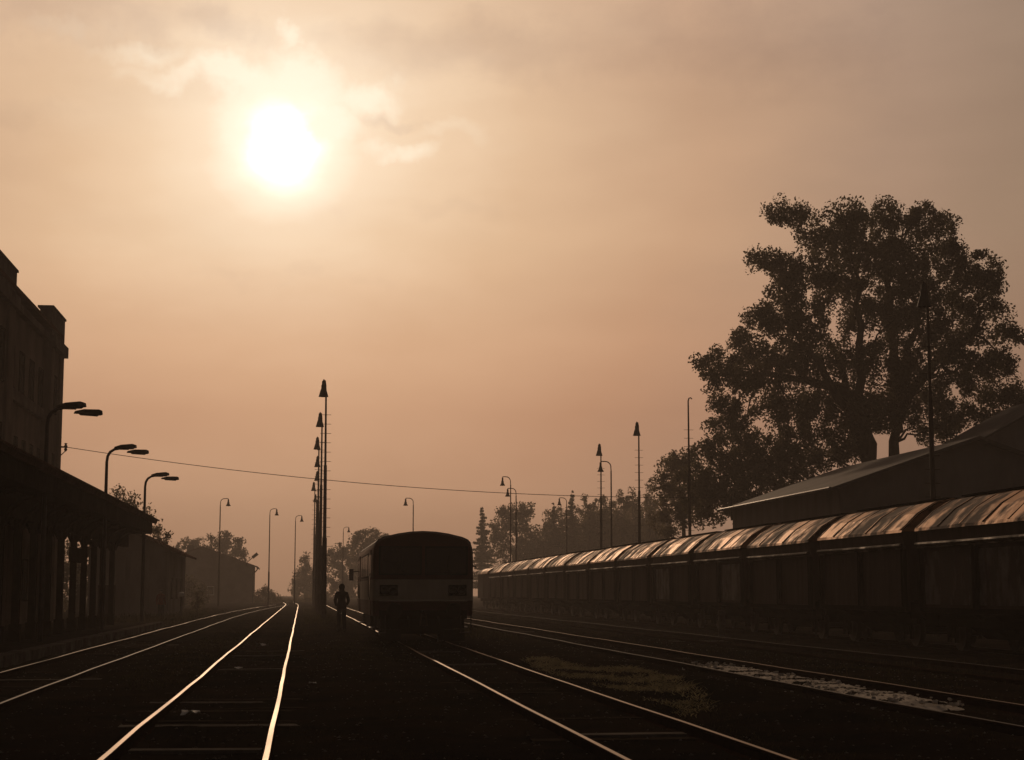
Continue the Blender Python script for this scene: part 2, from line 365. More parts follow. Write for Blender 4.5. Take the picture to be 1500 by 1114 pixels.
b = MB(); o((BX - .5, Yb, ze - .35), (BX + .10, Yc + .05, zp2)); b.bbox((-.62, Yb - Ya - .06, zp2 - .001), (.16, Yc - Ya + .1, zp2 + .10)); b.build('parapet', 'stone_trim', st_b)
b = MB(); o((BX - .5, Ya - 16, ze - .35), (BX + .10, Ya, zp1)); b.bbox((-.62, -16, zp1 - .001), (.16, .06, zp1 + .10)); b.build('parapet', 'stone_trim', st_b)
b = MB(); o((BX, Yb - .05, ze - .9), (BX + .30, Yc + .22, ze - .36)); o((BX - .27, Ya + .06, ze - .62), (BX + .02, Yb - .06, ze - .30)); o((BX, 30, ze - .9), (BX + .30, Ya + .06, ze - .36)); b.build('cornice', 'stone_trim', st_b)
for ya, yb2 in ((Ya - 1.6, Ya - .05), (Yb + .05, Yb + 1.1), (Yc - 1.1, Yc - .02)):
    b = MB(); o((BX, ya, .2), (BX + .12, yb2, ze - .901)); b.build('pilaster', 'plaster', st_b)
zt, zb_ = zy(55, 531)[1], zy(55, 588)[1]; dz_ = (zt - zb_)
n4 = 4; span = Yb - Ya - 1.0
def window(yc, z0, z1, w, x):
    f = MB(); t = .07
    f.bbox((-.02, -w / 2 - t, -t), (.06, -w / 2, z1 - z0 + t)); f.bbox((-.02, w / 2, -t), (.06, w / 2 + t, z1 - z0 + t)); f.bbox((-.02, -w / 2, z1 - z0), (.06, w / 2, z1 - z0 + t)); f.bbox((-.02, -w / 2, -t), (.10, w / 2, 0))
    f.bbox((-.015, -.02, 0), (.03, .02, z1 - z0)); f.bbox((-.015, -w / 2, (z1 - z0) * .68), (.035, w / 2, (z1 - z0) * .68 + .05))
    fo = f.build('window', 'timber', st_b); fo.location = (x - BX, yc - Ya, z0)
    p = MB(); p.bbox((-.012, -w / 2, 0), (.004, w / 2, z1 - z0)); p.build('pane', 'matte_pane', fo)
for i in range(n4): window(Ya + 1.3 + i * (span - 1.2) / 3 + .2, zb_, zt, 1.15, BX - .28)
b = MB(); o((BX - .28, Ya + .5, zb_ - .62), (BX - .06, Yb - .5, zb_ - .12)); b.build('window_sill', 'stone_trim', st_b)
zt2, zb2 = zy(48, 651)[1], zy(48, 676)[1]
for i in range(5): window(Ya + 1.1 + i * (span - .8) / 4, zb2, zt2 , .62, BX - .28)
window(Ya - 2.6, zb_ - .2, zt + .1, .9, BX); window(Ya - 2.6, zb2 - .3, zt2 + .1, .8, BX); window((Yb + Yc) / 2, zb2, zt2, .7, BX); window((Yb + Yc) / 2, zb_, zt, .9, BX)
for y_ in (34, 42, 50, 58, 65): window(y_, zb_, zt, 1.2, BX); window(y_, zb2 - .6, zt2, 1.0, BX)
for y_ in range(34, 88, 6):
    window(y_, 1.3, 3.1, 1.3, BX if (y_ < Ya or y_ > Yb) else BX - .28)
# wire bracket at the far corner
wa = PXc(99, 657, BX + .35)
bk = MB(); q = Vector((wa.x - BX, Yc - Ya - .15, wa.z)); bk.bbox((0.0, q.y - .04, q.z - .04), (.45, q.y + .04, q.z + .04)); bk.lathe([(.05, -.22), (.09, -.12), (.05, -.05), (.09, .05), (.05, .12), (.08, .2)], 8, at=(.36, q.y, q.z)); bk.tube([(.05, q.y, q.z - .5), (.36, q.y, q.z - .2)], .025, 6)
bk.build('wire_bracket', 'steel_dark', st_b)
WIRE_A = Vector((BX + .36, Yc - .15, wa.z))

# platform canopy
CE = PXc(231, 764, -6.85)           # outer end corner of the roof edge
ez = CE.z; cy0, cy1 = 14.0, CE.y
cn = thing('platform_canopy', 'long black platform canopy on a row of columns beside the station building', 'canopy', (-8.3, cy1, .22))
OX, OY, OZ = 8.3, -cy1, -.22
b = MB(); b.prism([(-12.45 + OX, ez + .75 + OZ), (-6.9 + OX, ez - .12 + OZ), (-6.85 + OX, ez + .02 + OZ), (-12.45 + OX, ez + .92 + OZ)], cy0 + OY, 0); b.build('roof', 'roof_tile', cn)
b = MB()                            # rows of tile ends along the edge
y = 20.0
while y < cy1:
    b.box((-6.93 + OX, y + OY, ez + .06 + OZ), (.34, .17, .06), Matrix.Rotation(.16, 3, 'Y')); y += .27
y = 40.0
while y < cy1:
    b.tube([(-7.0 + OX, y + OY, ez + .10 + OZ), (-7.7 + OX, y + OY, ez + .24 + OZ)], .045, 6); y += .62
b.build('tile_edge', 'roof_tile', cn)
b = MB(); b.bbox((-7.25 + OX, cy0 + OY, ez - .62 + OZ), (-7.08 + OX, -.25, ez - .10 + OZ)); b.bbox((-12.3 + OX, -.55, ez - .62 + OZ), (-7.26 + OX, -.35, ez - .10 + OZ)); b.build('fascia', 'timber', cn)
b = MB(); b.bbox((-12.4 + OX, cy0 + OY, ez - .5 + OZ), (-7.26 + OX, -.56, ez - .40 + OZ)); b.build('ceiling', 'timber', cn)
cols = [PXc(x, 900, -8.25).y for x in (162, 148.5, 135, 120.7, 105, 86.5)]
step = 3.05
while cols[-1] > 20: cols.append(cols[-1] - step)
for y_ in cols:
    k = MB(); k.bbox((-.16, -.15, 0), (.16, .15, .5)); k.bbox((-.11, -.10, .5), (.11, .10, ez - 1.0)); k.bbox((-.17, -.16, ez - 1.0), (.17, .16, ez - .7))
    ko = k.build('column', 'timber', cn); ko.location = (-8.25 + OX, y_ + OY, 0)
    br = MB()
    for sg in (-1, 1):
        br.tube([(0, sg * .09, ez - 1.75), (0, sg * .28, ez - 1.30), (0, sg * .62, ez - 1.02), (0, sg * 1.05, ez - .92)], [.075, .075, .07, .06], 6)
        br.tube([(sg * .09, 0, ez - 1.75), (sg * .28, 0, ez - 1.30), (sg * .62, 0, ez - 1.02), (sg * .95, 0, ez - .92)], [.075, .075, .07, .06], 6)
    br.build('bracket', 'timber', ko)
b = MB(); b.bbox((-8.38 + OX, cy0 + OY, ez - 1.25 + OZ), (-8.12 + OX, -.6, ez - .505 + OZ)); b.build('beam', 'timber', cn)
sg_ = PXc(104, 814, -8.25); b = MB(); b.bbox((-.05, -2.1, -.26), (.05, 2.1, .26)); b.bbox((-.012, -1.5, .26), (.012, -1.46, 1.15)); b.bbox((-.012, 1.46, .26), (.012, 1.5, 1.15))
so_ = b.build('platform_sign', 'timber', loc=(-8.0, sg_.y, sg_.z)); tag(so_, 'dark blank board hung between two canopy columns', 'sign')

# goods building beyond the platform
def gable_house(name, label, cat, cR, hw, y0, y1, z_eave, z_ridge, wall_m, roof_m, over=.6, th=.16, grp=None):
    t = thing(name, label, cat, (cR - hw, y0, 0), 0, grp)
    b = MB(); sl = (z_ridge - z_eave) / hw
    b.prism([(-hw, -.3), (hw, -.3), (hw, z_eave), (0, z_ridge), (-hw, z_eave)], 0, y1 - y0); b.build('wall', wall_m, t)
    b = MB(); ex = hw + over; e = .012
    b.prism([(-ex, z_eave - sl * over + e), (0, z_ridge + e), (ex, z_eave - sl * over + e), (ex, z_eave - sl * over + th), (0, z_ridge + th + .02), (-ex, z_eave - sl * over + th)], -.45, y1 - y0 + .45)
    r = b.build('roof', roof_m, t); return t, r
def part_box(t, name, m, a, c): return MB().bbox(a, c).build(name, m, t)
Yg = 113.0; gr = PY(247, 850, Yg); ge = PY(247, 806, Yg)
apex = PY(190, 779, Yg)
hwg = gr.x - apex.x
gh, ghr = gable_house('goods_shed', 'small weathered shed with tiled gable roof past the end of the platform', 'shed', gr.x, hwg, Yg, Yg + 16, ge.z, apex.z, 'plaster_grey', 'roof_tile', .75)
for dx in (-.2, 1.0, 2.1): part_box(gh, 'pilaster', 'plaster_grey', (dx, -.09, -.2), (dx + .32, -.002, ge.z - .1))
part_box(gh, 'door', 'timber', (-1.9, -.06, -.2), (-.8, -.003, 2.1))
b = MB(); r_ = random.Random(4)
for i in range(22): b.box((hwg + .75 - i * .20, -.42, ge.z - .12 + i * .20 * (apex.z - ge.z) / hwg + r_.uniform(-.02, .05)), (.17, .16, .1))
b.build('verge_tile', 'roof_tile', ghr)
for i in range(3):
    wf = part_box(gh, 'window', 'timber', (hwg + .002, 2 + i * 4.5, 1.2), (hwg + .06, 3.2 + i * 4.5, 2.6)); MB().bbox((hwg + .061, 2.1 + i * 4.5, 1.3), (hwg + .07, 3.1 + i * 4.5, 2.5)).build('pane', 'matte_pane', wf)
# far house in the mist
Yh = 272.0; hr = PY(370, 850, Yh); he = PY(370, 829, Yh); ha = PY(296, 802, Yh); hwh = hr.x - ha.x
hh, hhr = gable_house('gable_house', 'misty house with wide gable end and gutter beyond the left tracks', 'house', hr.x, hwh, Yh, Yh + 14, he.z, ha.z, 'plaster', 'roof_tile', .65)
for dx in (-3, .9):
    wf = part_box(hh, 'window', 'white_paint', (dx, -.05, 1.2), (dx + 1.1, -.003, 2.6)); MB().bbox((dx + .1, -.06, 1.3), (dx + 1.0, -.051, 2.5)).build('pane', 'matte_pane', wf)
b = MB(); b.tube([(hwh + .62, -.4, he.z - .30), (hwh + .72, -.35, he.z - .55), (hwh + .45, -.3, he.z - .95), (hwh + .08, -.2, he.z - 1.15), (hwh + .07, -.2, 0)], .09, 6); b.tube([(hwh + .7, -.5, he.z - .33), (hwh + .7, 14.4, he.z - .33)], .1, 6); b.build('gutter', 'steel_dark', hh)
part_box(hh, 'chimney', 'stone_trim', (-2.6, 4, ha.z - 1.2), (-1.6, 5, ha.z + .4)).parent = hhr
fa = PY(362, 824, Yh - .6); fb = PY(370, 817, Yh - .6); fc = PY(377, 811.5, Yh - .6)
t = thing('floodlight', 'floodlight on a slanted arm at the misty house eave', 'floodlight', fa)
MB().tube([(0, .6, -.5), (0, 0, 0), fb - fa], .07, 6).build('arm', 'steel_dark', t)
d = (fc - fb); MB().box((fb + fc) / 2 - fa, (d.length + .1, .5, .46), Matrix.Rotation(-math.atan2(d.z, d.x), 3, 'Y')).build('lamp_housing', 'lamp_metal', t)

# right-hand goods sheds
ws1n = PY(1219, 717, 77); wsap = PY(1435, 639, 77); ws1f = PXc(1058, 748, ws1n.x)
hw1 = wsap.x - ws1n.x - .5
sh, shr = gable_house('warehouse', 'long dark warehouse with low gable roof behind the freight train', 'warehouse', wsap.x + hw1, hw1, 77.45, ws1f.y - .45, ws1n.z + .12, wsap.z - .15, 'plaster_grey', 'roof_felt', .55, .15)
b = MB(); b.tube([(-hw1 - .62, -.5, ws1n.z + .05), (-hw1 - .62, ws1f.y - 77, ws1n.z + .05)], .07, 6); b.build('gutter', 'steel_dark', shr)
for i in range(3): part_box(sh, 'door', 'timber', (-hw1 - .08, 2 + i * 6, 0), (-hw1 - .003, 5 + i * 6, 3.6))
for dx in (-3.4, -.6, 2.2):
    wf = part_box(sh, 'window', 'timber', (dx, -.06, 4.0), (dx + 1.4, -.003, 5.4)); MB().bbox((dx + .1, -.07, 4.1), (dx + 1.3, -.061, 5.3)).build('pane', 'matte_pane', wf)
p0 = PY(1452, 639, 99); p1 = PY(1512, 606, 99); sl2 = (p1.z - p0.z) / (p1.x - p0.x); hw2 = 5.5
e2x = p0.x - 1.2
s2_, s2r = gable_house('warehouse', 'second taller warehouse roof rising at the right edge under the big tree', 'warehouse', e2x + .5 + 2 * hw2, hw2, 99.5, 107, p0.z - sl2 * .7, p0.z - sl2 * .7 + sl2 * hw2, 'plaster_grey', 'roof_felt', .5, .15)
part_box(s2_, 'door', 'timber', (-1.5, -.07, 0), (1.5, -.003, 3.4))

# overhead wire from station building to warehouse
WB = Vector((wsap.x - hw1 - .1, ws1f.y - .6, PXc(1062, 731, wsap.x - hw1).z))
MB().tube([(WB.x, WB.y, ws1n.z - .6), (WB.x, WB.y, WB.z + .08)], .05, 6).build('wire_post', 'steel_dark', loc=None)
tag(bpy.data.objects['wire_post'], 'short post holding the wire at the warehouse eave corner', 'post')
pts = []
for i in range(41):
    t_ = i / 40; p = WIRE_A.lerp(WB, t_); p.z -= .78 * 4 * t_ * (1 - t_); pts.append(p)
w_ = MB().tube(pts, .017, 5).build('overhead_wire', 'steel_dark'); tag(w_, 'thin sagging wire strung across the yard from station building to warehouse', 'wire')
# ------------------------------------------------------------------ hopper wagons
WX = 18.05; HW = 1.5
inv = [1 / (x - 441) for x in (717, 734.4, 752.5, 774, 798, 828, 860, 901, 949, 1012, 1090, 1190, 1335)]
Yb0 = PXc(1335, 868, WX - HW).y; Yb1 = PXc(717, 868, WX - HW).y
PITCHW = (Yb1 - Yb0) / 12
WAG = 'covered hopper wagons of the freight train'
BL = PITCHW - 1.15                                        # body length
def wheelset(t, yy, r=.46):
    for s in (-1, 1):
        w = MB().lathe([(.10, -.07), (.12, -.10), (r - .10, -.06), (r, -.07), (r, .05), (r + .03, .055), (r + .03, .075), (r - .12, .08), (.14, .05), (.10, .02)], 24, 'x')
        o = w.build('wheel', 'wheel_steel', t, 'auto'); o.location = (s * .75, yy, r + .0); o.scale = (-s, 1, 1)
    o = MB().tube([(-.72, 0, 0), (.72, 0, 0)], .08, 8).build('axle', 'wheel_steel', t); o.location = (0, yy, r)
    for s in (-1, 1):
        b = MB(); b.box((0, 0, 0), (.16, .34, .30)); b.box((0, 0, .25), (.10, 1.3, .10)); b.box((0, .25, -.02), (.08, .1, .5)); b.box((0, -.25, -.02), (.08, .1, .5))
        o = b.build('axle_box', 'wagon_frame', t); o.location = (s * 1.0, yy, r + .02)
def buffers(t, ye, zc=1.05, xs=.875, sgn=1, m='wagon_frame'):
    for s in (-1, 1):
        b = MB().lathe([(.13, 0), (.13, .28), (.09, .29), (.09, .50), (.22, .51), (.24, .53), (.20, .57), (.0, .585)], 16, 'y')
        o = b.build('buffer', m, t, 'auto'); o.location = (s * xs, ye, zc); o.scale = (1, sgn, 1)
def make_wagon():
    t = thing('hopper_wagon', 'w', 'freight wagon', (WX, 0, .12), 0, WAG); h = BL / 2
    b = MB()
    b.prism([(-1.40, .98), (1.40, .98), (1.40, 2.72), (1.46, 2.80), (1.50, 3.20), (-1.50, 3.20), (-1.46, 2.80), (-1.40, 2.72)], -h, h); b.build('body', 'wagon_side', t)
    b = MB(); outer = [(-1.56, 3.16), (-1.53, 3.24), (-1.04, 3.69), (-.52, 4.0), (0, 4.11), (.52, 4.0), (1.04, 3.69), (1.53, 3.24), (1.56, 3.16)]
    # roof sheets slightly wavy along the wagon, with raised cross ribs
    r = random.Random(3); ny_ = 33; vs = []; fs = []
    for j in range(ny_):
        y = -h - .06 + (2 * h + .12) * j / (ny_ - 1)
        for i, (x, z) in enumerate(outer):
            k = 0 if i in (0, 8) else 1
            wv = .007 * math.sin(y * 2.1 + i * .4) + r.uniform(-.005, .005)
            vs.append((x + (-1 if x < 0 else 1) * wv * .5 * k, y, z + wv * k))
    m_ = len(outer)
    for j in range(ny_ - 1):
        for i in range(m_ - 1): fs.append((j * m_ + i, (j + 1) * m_ + i, (j + 1) * m_ + i + 1, j * m_ + i + 1))
    b.add(vs, fs)
    lo = [(x, z - .05) for x, z in outer[1:-1]]
    for yy in (-h - .06, h + .02): b.prism([(-1.5, 3.19)] + lo + [(1.5, 3.19)], yy, yy + .04)
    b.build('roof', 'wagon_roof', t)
    b = MB()
    for j in range(6):
        y = -h + .02 + (2 * h - .1) * j / 5; w = .05 if j not in (0, 5) else .09
        rib = [(x * 1.006, z + .016) for x, z in outer[1:-1]]; inn = [(x, z - .03) for x, z in outer[1:-1]][::-1]
        b.prism(rib + inn, y, y + w)
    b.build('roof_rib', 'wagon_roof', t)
    b = MB(); b.bbox((-.25, -h + .1, 4.10), (.25, h - .1, 4.145)); b.build('roof_walkway', 'wagon_frame', t)
    for s in (-1, 1):
        b = MB(); b.tube([(s * 1.55, -h + .02, 2.80), (s * 1.56, h * .3, 2.795), (s * 1.55, h - .02, 2.805)], .055, 8); b.bbox((s * 1.41, -h, 2.70), (s * 1.53, h, 2.745)); b.build('waist_rail', 'waist_steel', t)
        b = MB(); b.bbox((s * 1.41, -h + .02, .99), (s * 1.5, h - .02, 1.12)); b.build('sill', 'wagon_frame', t)
        for yy, w in ((-h + .09, .16), (-.02, .20), (h - .09, .16)):
            b = MB(); b.bbox((s * 1.401, yy - w / 2, 1.121), (s * 1.52, yy + w / 2, 2.699)); b.build('side_post', 'wagon_frame', t)  # posts take the dark frame colour to imitate deep shade between panels
    for sg in (-1, 1):
        b = MB(); b.prism([(-1.3, .97), (-.35, .32), (.35, .32), (1.3, .97)], sg * 1.35 - .75, sg * 1.35 + .75); b.build('chute', 'wagon_frame', t)
        wheelset(t, sg * 2.75)
        b = MB(); b.bbox((-1.35, sg * (h + .0) - .06, .80), (1.35, sg * (h + .0) + .06 + sg * .12, 1.24)); b.bbox((-1.28, sg * (h + .17) - .02, 1.25), (1.28, sg * (h + .17) + .02, 1.30))
        for s in (-1, 1): b.bbox((s * 1.02 - .04, -3.6, .62), (s * 1.02 + .04, 3.6, .92)) if sg > 0 else None
        for x in (-1.15, -.85): b.tube([(x, sg * (h + .14), 1.2), (x, sg * (h + .14), 3.3)], .02, 6)
        for z in np.arange(1.5, 3.3, .32): b.tube([(-1.15, sg * (h + .14), z), (-.85, sg * (h + .14), z)], .016, 5)
        b.build('end_frame', 'wagon_frame', t)
        buffers(t, sg * (h + .02), sgn=sg)
    return t
w0 = make_wagon()
WL = ['nearest hopper wagon, cut off by the right edge, with pale patches on its side', 'second hopper wagon from the right edge, in front of the warehouse gable wall', 'third hopper wagon from the right edge, below the warehouse eave', 'fourth hopper wagon from the right edge, just left of the warehouse eave corner',
      'fifth hopper wagon from the right edge, roof catching a bright sun patch', 'sixth hopper wagon from the right edge, under the tall mast with bell lamp', 'seventh hopper wagon from the right edge, left of the two close masts', 'eighth hopper wagon from the right edge, mid train under birches',
      'ninth hopper wagon from the right edge, sixth from the far van', 'fifth hopper wagon from the dark van at the far end', 'fourth hopper wagon from the dark van at the far end', 'third hopper wagon from the dark van at the far end', 'second hopper wagon from the dark van at the far end', 'farthest hopper wagon, coupled to the dark van at the far end']
WL[8] = 'sixth hopper wagon counted from the dark van at the far end'
WL = WL[:8] + ['fifth hopper wagon counted from the dark van at the far end', 'fourth hopper wagon counted from the dark van at the far end', 'third hopper wagon counted from the dark van at the far end', 'second hopper wagon counted from the dark van at the far end', 'farthest hopper wagon, coupled to the dark van at the far end']
wr = random.Random(5)
for i in range(13):
    yy = Yb0 + PITCHW * (i - .5)
    if i == 0: w = w0; w.location = (WX, yy, .12); w['label'] = WL[0]
    else: w = dup(w0, (WX + wr.uniform(-.02, .02), yy + wr.uniform(-.05, .05), .12 + wr.uniform(-.015, .015)), wr.uniform(-.002, .002), WL[i])
# weathered panels: the nearest wagon and two more carry pale worn paint
def panel(parent, y0, y1, z0=1.2, z1=2.6):
    MB().bbox((-1.412, y0, z0), (-1.402, y1, z1)).build('side_panel', 'wagon_side_pale', parent)
for o in [o for o in C.objects if o.get('group') == WAG]:
    if o['label'] == WL[0]: panel(o, -BL / 2 + .25, -.15); panel(o, .12, BL / 2 - .25)
    if o['label'] == WL[3]: panel(o, -BL / 2 + .25, -.15)
    if o['label'] == WL[4]: panel(o, .12, BL / 2 - .25)
# van at the far end
t = thing('freight_van', 'dark freight van with lit roof edge at the far end of the train', 'freight wagon', (WX, Yb1 + 6.4, .12))
b = MB(); b.bbox((-1.42, -4.6, .98), (1.42, 4.6, 3.18)); b.build('body', 'wagon_side', t)
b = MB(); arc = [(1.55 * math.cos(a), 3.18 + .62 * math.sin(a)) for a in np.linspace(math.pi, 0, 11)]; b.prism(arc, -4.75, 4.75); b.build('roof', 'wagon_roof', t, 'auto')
for s in (-1, 1):
    b = MB(); b.bbox((s * 1.421, -1.1, 1.1), (s * 1.49, 1.1, 2.95)); b.bbox((s * 1.43, -2.2, 2.98), (s * 1.52, 2.2, 3.05)); b.build('door', 'wagon_side', t)
    wheelset(t, s * 2.9); buffers(t, s * 4.62, sgn=s)
    b = MB(); b.bbox((s * 1.05, -4.6, .7), (s * 1.15, 4.6, .97)); b.build('sole_bar', 'wagon_frame', t)

# ------------------------------------------------------------------ railcar
cf = PY(618, 900, 51.0).y
t = thing('railcar', 'small red railcar with cream band standing on the middle track', 'railcar', (3.60, cf, .12))
LN = 13.9
prof = []
def rr(hw, zt_):
    p = [(-hw * .985, .82), (-hw, 1.3), (-hw, 2.55), (-hw * .985, 2.83)]
    for a in np.linspace(160, 100, 5): pass
    p += [(-hw * .955, 2.97), (-hw * .89, 3.08), (-hw * .78, 3.155), (-hw * .5, zt_ - .075), (-hw * .25, zt_ - .02), (0, zt_)]
    return p + [(-x, z) for x, z in p[:-1][::-1]]
P_ = rr(1.50, 3.33); n = len(P_); b = MB(); vs = []
secs = [(.0, .955, .0), (.05, .985, .01), (.16, 1, .03), (LN - .16, 1, .03), (LN - .05, .985, .01), (LN, .955, .0)]
for y, sx, dz in secs: vs += [(x * sx, y, z - (.03 - dz) * (1.2 if z > 2.5 else 0) ) for x, z in P_]
fs = [(i * n + (k + 1) % n, i * n + k, (i + 1) * n + k, (i + 1) * n + (k + 1) % n) for i in range(len(secs) - 1) for k in range(n)] + [tuple(range(n)), tuple((len(secs) - 1) * n + k for k in range(n - 1, -1, -1))]
b.add(vs, fs); b.build('body', 'railcar_paint', t, 'auto')
b = MB(); up = [q for q in P_ if q[1] > 2.95]; b.prism([(x * 1.004, z + .012) for x, z in up] + [(x * .98, z - .03) for x, z in up[::-1]], .10, LN - .10); rfc = b.build('roof', 'railcar_roof', t, 'auto')
for y in (9.5, 12.0): MB().lathe([(.16, 0), (.18, .06), (.26, .10), (.24, .17), (0, .20)], 12, at=(0, y, 3.32)).build('roof_vent', 'railcar_roof', rfc)
for x0, x1 in ((-1.32, -.05), (.05, 1.32)):
    for ye, dy in ((0, -1), (LN, 1)):
        f = MB(); z0, z1 = 2.03, 2.88; w = .05
        for a, c in (((x0, z0), (x1, z0 + w)), ((x0, z1 - w), (x1, z1)), ((x0, z0 + w), (x0 + w, z1 - w)), ((x1 - w, z0 + w), (x1, z1 - w))): f.bbox((a[0], ye - .003, a[1]), (c[0], ye + dy * .022, c[1]))
        fo = f.build('windscreen', 'rubber_black', t); MB().bbox((x0 + w, ye - .002, z0 + w), (x1 - w, ye + dy * .012, z1 - w)).build('pane', 'window_glass', fo)
        if ye == 0:
            wp = MB(); xm = (x0 + x1) / 2 + .15; wp.tube([(xm, -.03, 2.0), (xm - .12, -.035, 2.35)], .012, 5); wp.tube([(xm - .15, -.032, 2.12), (xm - .07, -.032, 2.62)], .014, 5); wp.build('wiper', 'rubber_black', fo)
for x in (-1.02, 1.02):
    h = MB(); h.bbox((x - .27, -.035, 1.42), (x + .27, -.002, 1.74)); ho = h.build('headlight', 'rubber_black', t)
    for dx in (-.13, .13):
        MB().lathe([(.115, 0), (.115, -.02), (.09, -.03), (.03, -.018)], 16, 'y', at=(x + dx, -.036, 1.58)).build('lens', 'window_glass', ho)
        MB().lathe([(.118, .0), (.125, -.025), (.125, -.001)], 16, 'y', at=(x + dx, -.036, 1.58)).build('bezel', 'steel_dark', ho)
b = MB(); b.bbox((-1.3, -.02, 1.255), (1.3, -.002, 1.285)); b.build('trim_strip', 'chrome', t)
# side windows and doors (both sides)
for s in (-1, 1):
    X = s * 1.50
    for y0_, y1_ in ((3.6, 4.9), (5.1, 6.4), (6.6, 7.9), (8.1, 9.4)):
        f = MB(); f.bbox((X - s * .02, y0_, 1.98), (X + s * .014, y1_, 2.74)); fo = f.build('window', 'rubber_black', t); MB().bbox((X, y0_ + .05, 2.03), (X + s * .02, y1_ - .05, 2.69)).build('pane', 'window_glass', fo)
    for y0_ in (1.55, 10.9):
        d = MB(); d.bbox((X - s * .03, y0_, .84), (X + s * .012, y0_ + 1.35, 2.8)); do = d.build('door', 'railcar_paint', t)
        for q in (0, 1): MB().bbox((X - s * .01, y0_ + .08 + q * .66, 1.3), (X + s * .02, y0_ + .62 + q * .66, 2.66)).build('pane', 'window_glass', do)
        h = MB(); h.tube([(X + s * .015, y0_ - .10, 1.3), (X + s * .07, y0_ - .10, 1.4), (X + s * .07, y0_ - .10, 2.0), (X + s * .015, y0_ - .10, 2.1)], .016, 6); h.build('handrail', 'chrome', t)
        st_ = MB(); st_.bbox((X - s * .25, y0_ + .1, .42), (X + s * .02, y0_ + 1.25, .46)); st_.bbox((X - s * .2, y0_ + .12, .46), (X - s * .17, y0_ + .16, .83)); st_.bbox((X - s * .2, y0_ + 1.2, .46), (X - s * .17, y0_ + 1.24, .83)); st_.build('step', 'steel_dark', t)
    d = MB(); d.bbox((X - s * .02, .75, 1.95), (X + s * .014, 1.3, 2.7)); do = d.build('window', 'rubber_black', t); MB().bbox((X, .79, 2.0), (X + s * .02, 1.26, 2.65)).build('pane', 'window_glass', do)
    d = MB(); d.bbox((X - s * .02, 12.55, 1.95), (X + s * .014, 13.2, 2.7)); do = d.build('window', 'rubber_black', t); MB().bbox((X, 12.6, 2.0), (X + s * .02, 13.15, 2.65)).build('pane', 'window_glass', do)
mr = MB(); mr.tube([(-1.48, 13.2, 2.30), (-1.68, 13.25, 2.28)], .02, 6); mo = mr.build('mirror', 'steel_dark', t); MB().box((-1.75, 13.25, 2.17), (.16, .10, .42)).build('mirror_housing', 'rubber_black', mo); MB().box((-1.75, 13.19, 2.17), (.13, .014, .37)).build('mirror_glass', 'chrome', mo)
mr = MB(); mr.tube([(1.52, .5, 2.30), (1.62, .45, 2.28)], .02, 6); mr.build('mirror', 'steel_dark', t)
b = MB(); b.bbox((-1.25, .25, .45), (1.25, LN - .25, .815)); b.bbox((-1.35, 5.2, .35), (-.5, 8.6, .80)); b.bbox((.5, 5.4, .38), (1.35, 8.2, .80)); b.bbox((-.9, 1.0, .28), (.9, 1.6, .6)); b.tube([(.9, 9, .5), (.9, 11.4, .5)], .22, 10); b.build('underframe', 'rubber_black', t)
b = MB(); b.bbox((-1.3, -.02, .74), (1.3, .3, .99)); b.bbox((-1.25, LN - .3, .74), (1.25, LN + .02, .99)); b.build('buffer_beam', 'wagon_frame', t)
for ye, sg in ((-.02, -1), (LN + .02, 1)): buffers(t, ye, .98, .87, sg, 'wagon_frame')
b = MB(); b.tube([(0, -.02, .95), (0, -.25, .95), (0, -.34, .88), (0, -.30, .80)], .04, 8); b.tube([(-.06, -.2, .9), (-.10, -.3, .55), (.1, -.3, .55), (.06, -.2, .9)], .028, 6); b.build('coupling', 'rail_dull', t)
for s in (-1, 1):
    b = MB(); b.tube([(s * .45, -.04, .80), (s * .45, -.16, .72), (s * .42, -.16, .38)], .03, 6); b.build('brake_hose', 'rubber_black', t)
    b = MB(); b.box((s * .95, .25, .25), (.62, .03, .36), Matrix.Rotation(.25, 3, 'X')); b.build('rail_guard', 'rubber_black', t)
    b = MB(); b.tube([(s * 1.42, -.05, .85), (s * 1.42, -.05, .35)], .018, 6); b.tube([(s * 1.12, -.05, .85), (s * 1.12, -.05, .35)], .018, 6); b.box((s * 1.27, -.06, .34), (.34, .2, .03)); b.build('corner_step', 'steel_dark', t)
    wheelset(t, LN / 2 + s * 3.95, .42)
    b = MB(); b.bbox((-1.1, LN / 2 + s * 3.95 - .9, .30), (1.1, LN / 2 + s * 3.95 - .62, .44)); b.build('brake_gear', 'rubber_black', t)

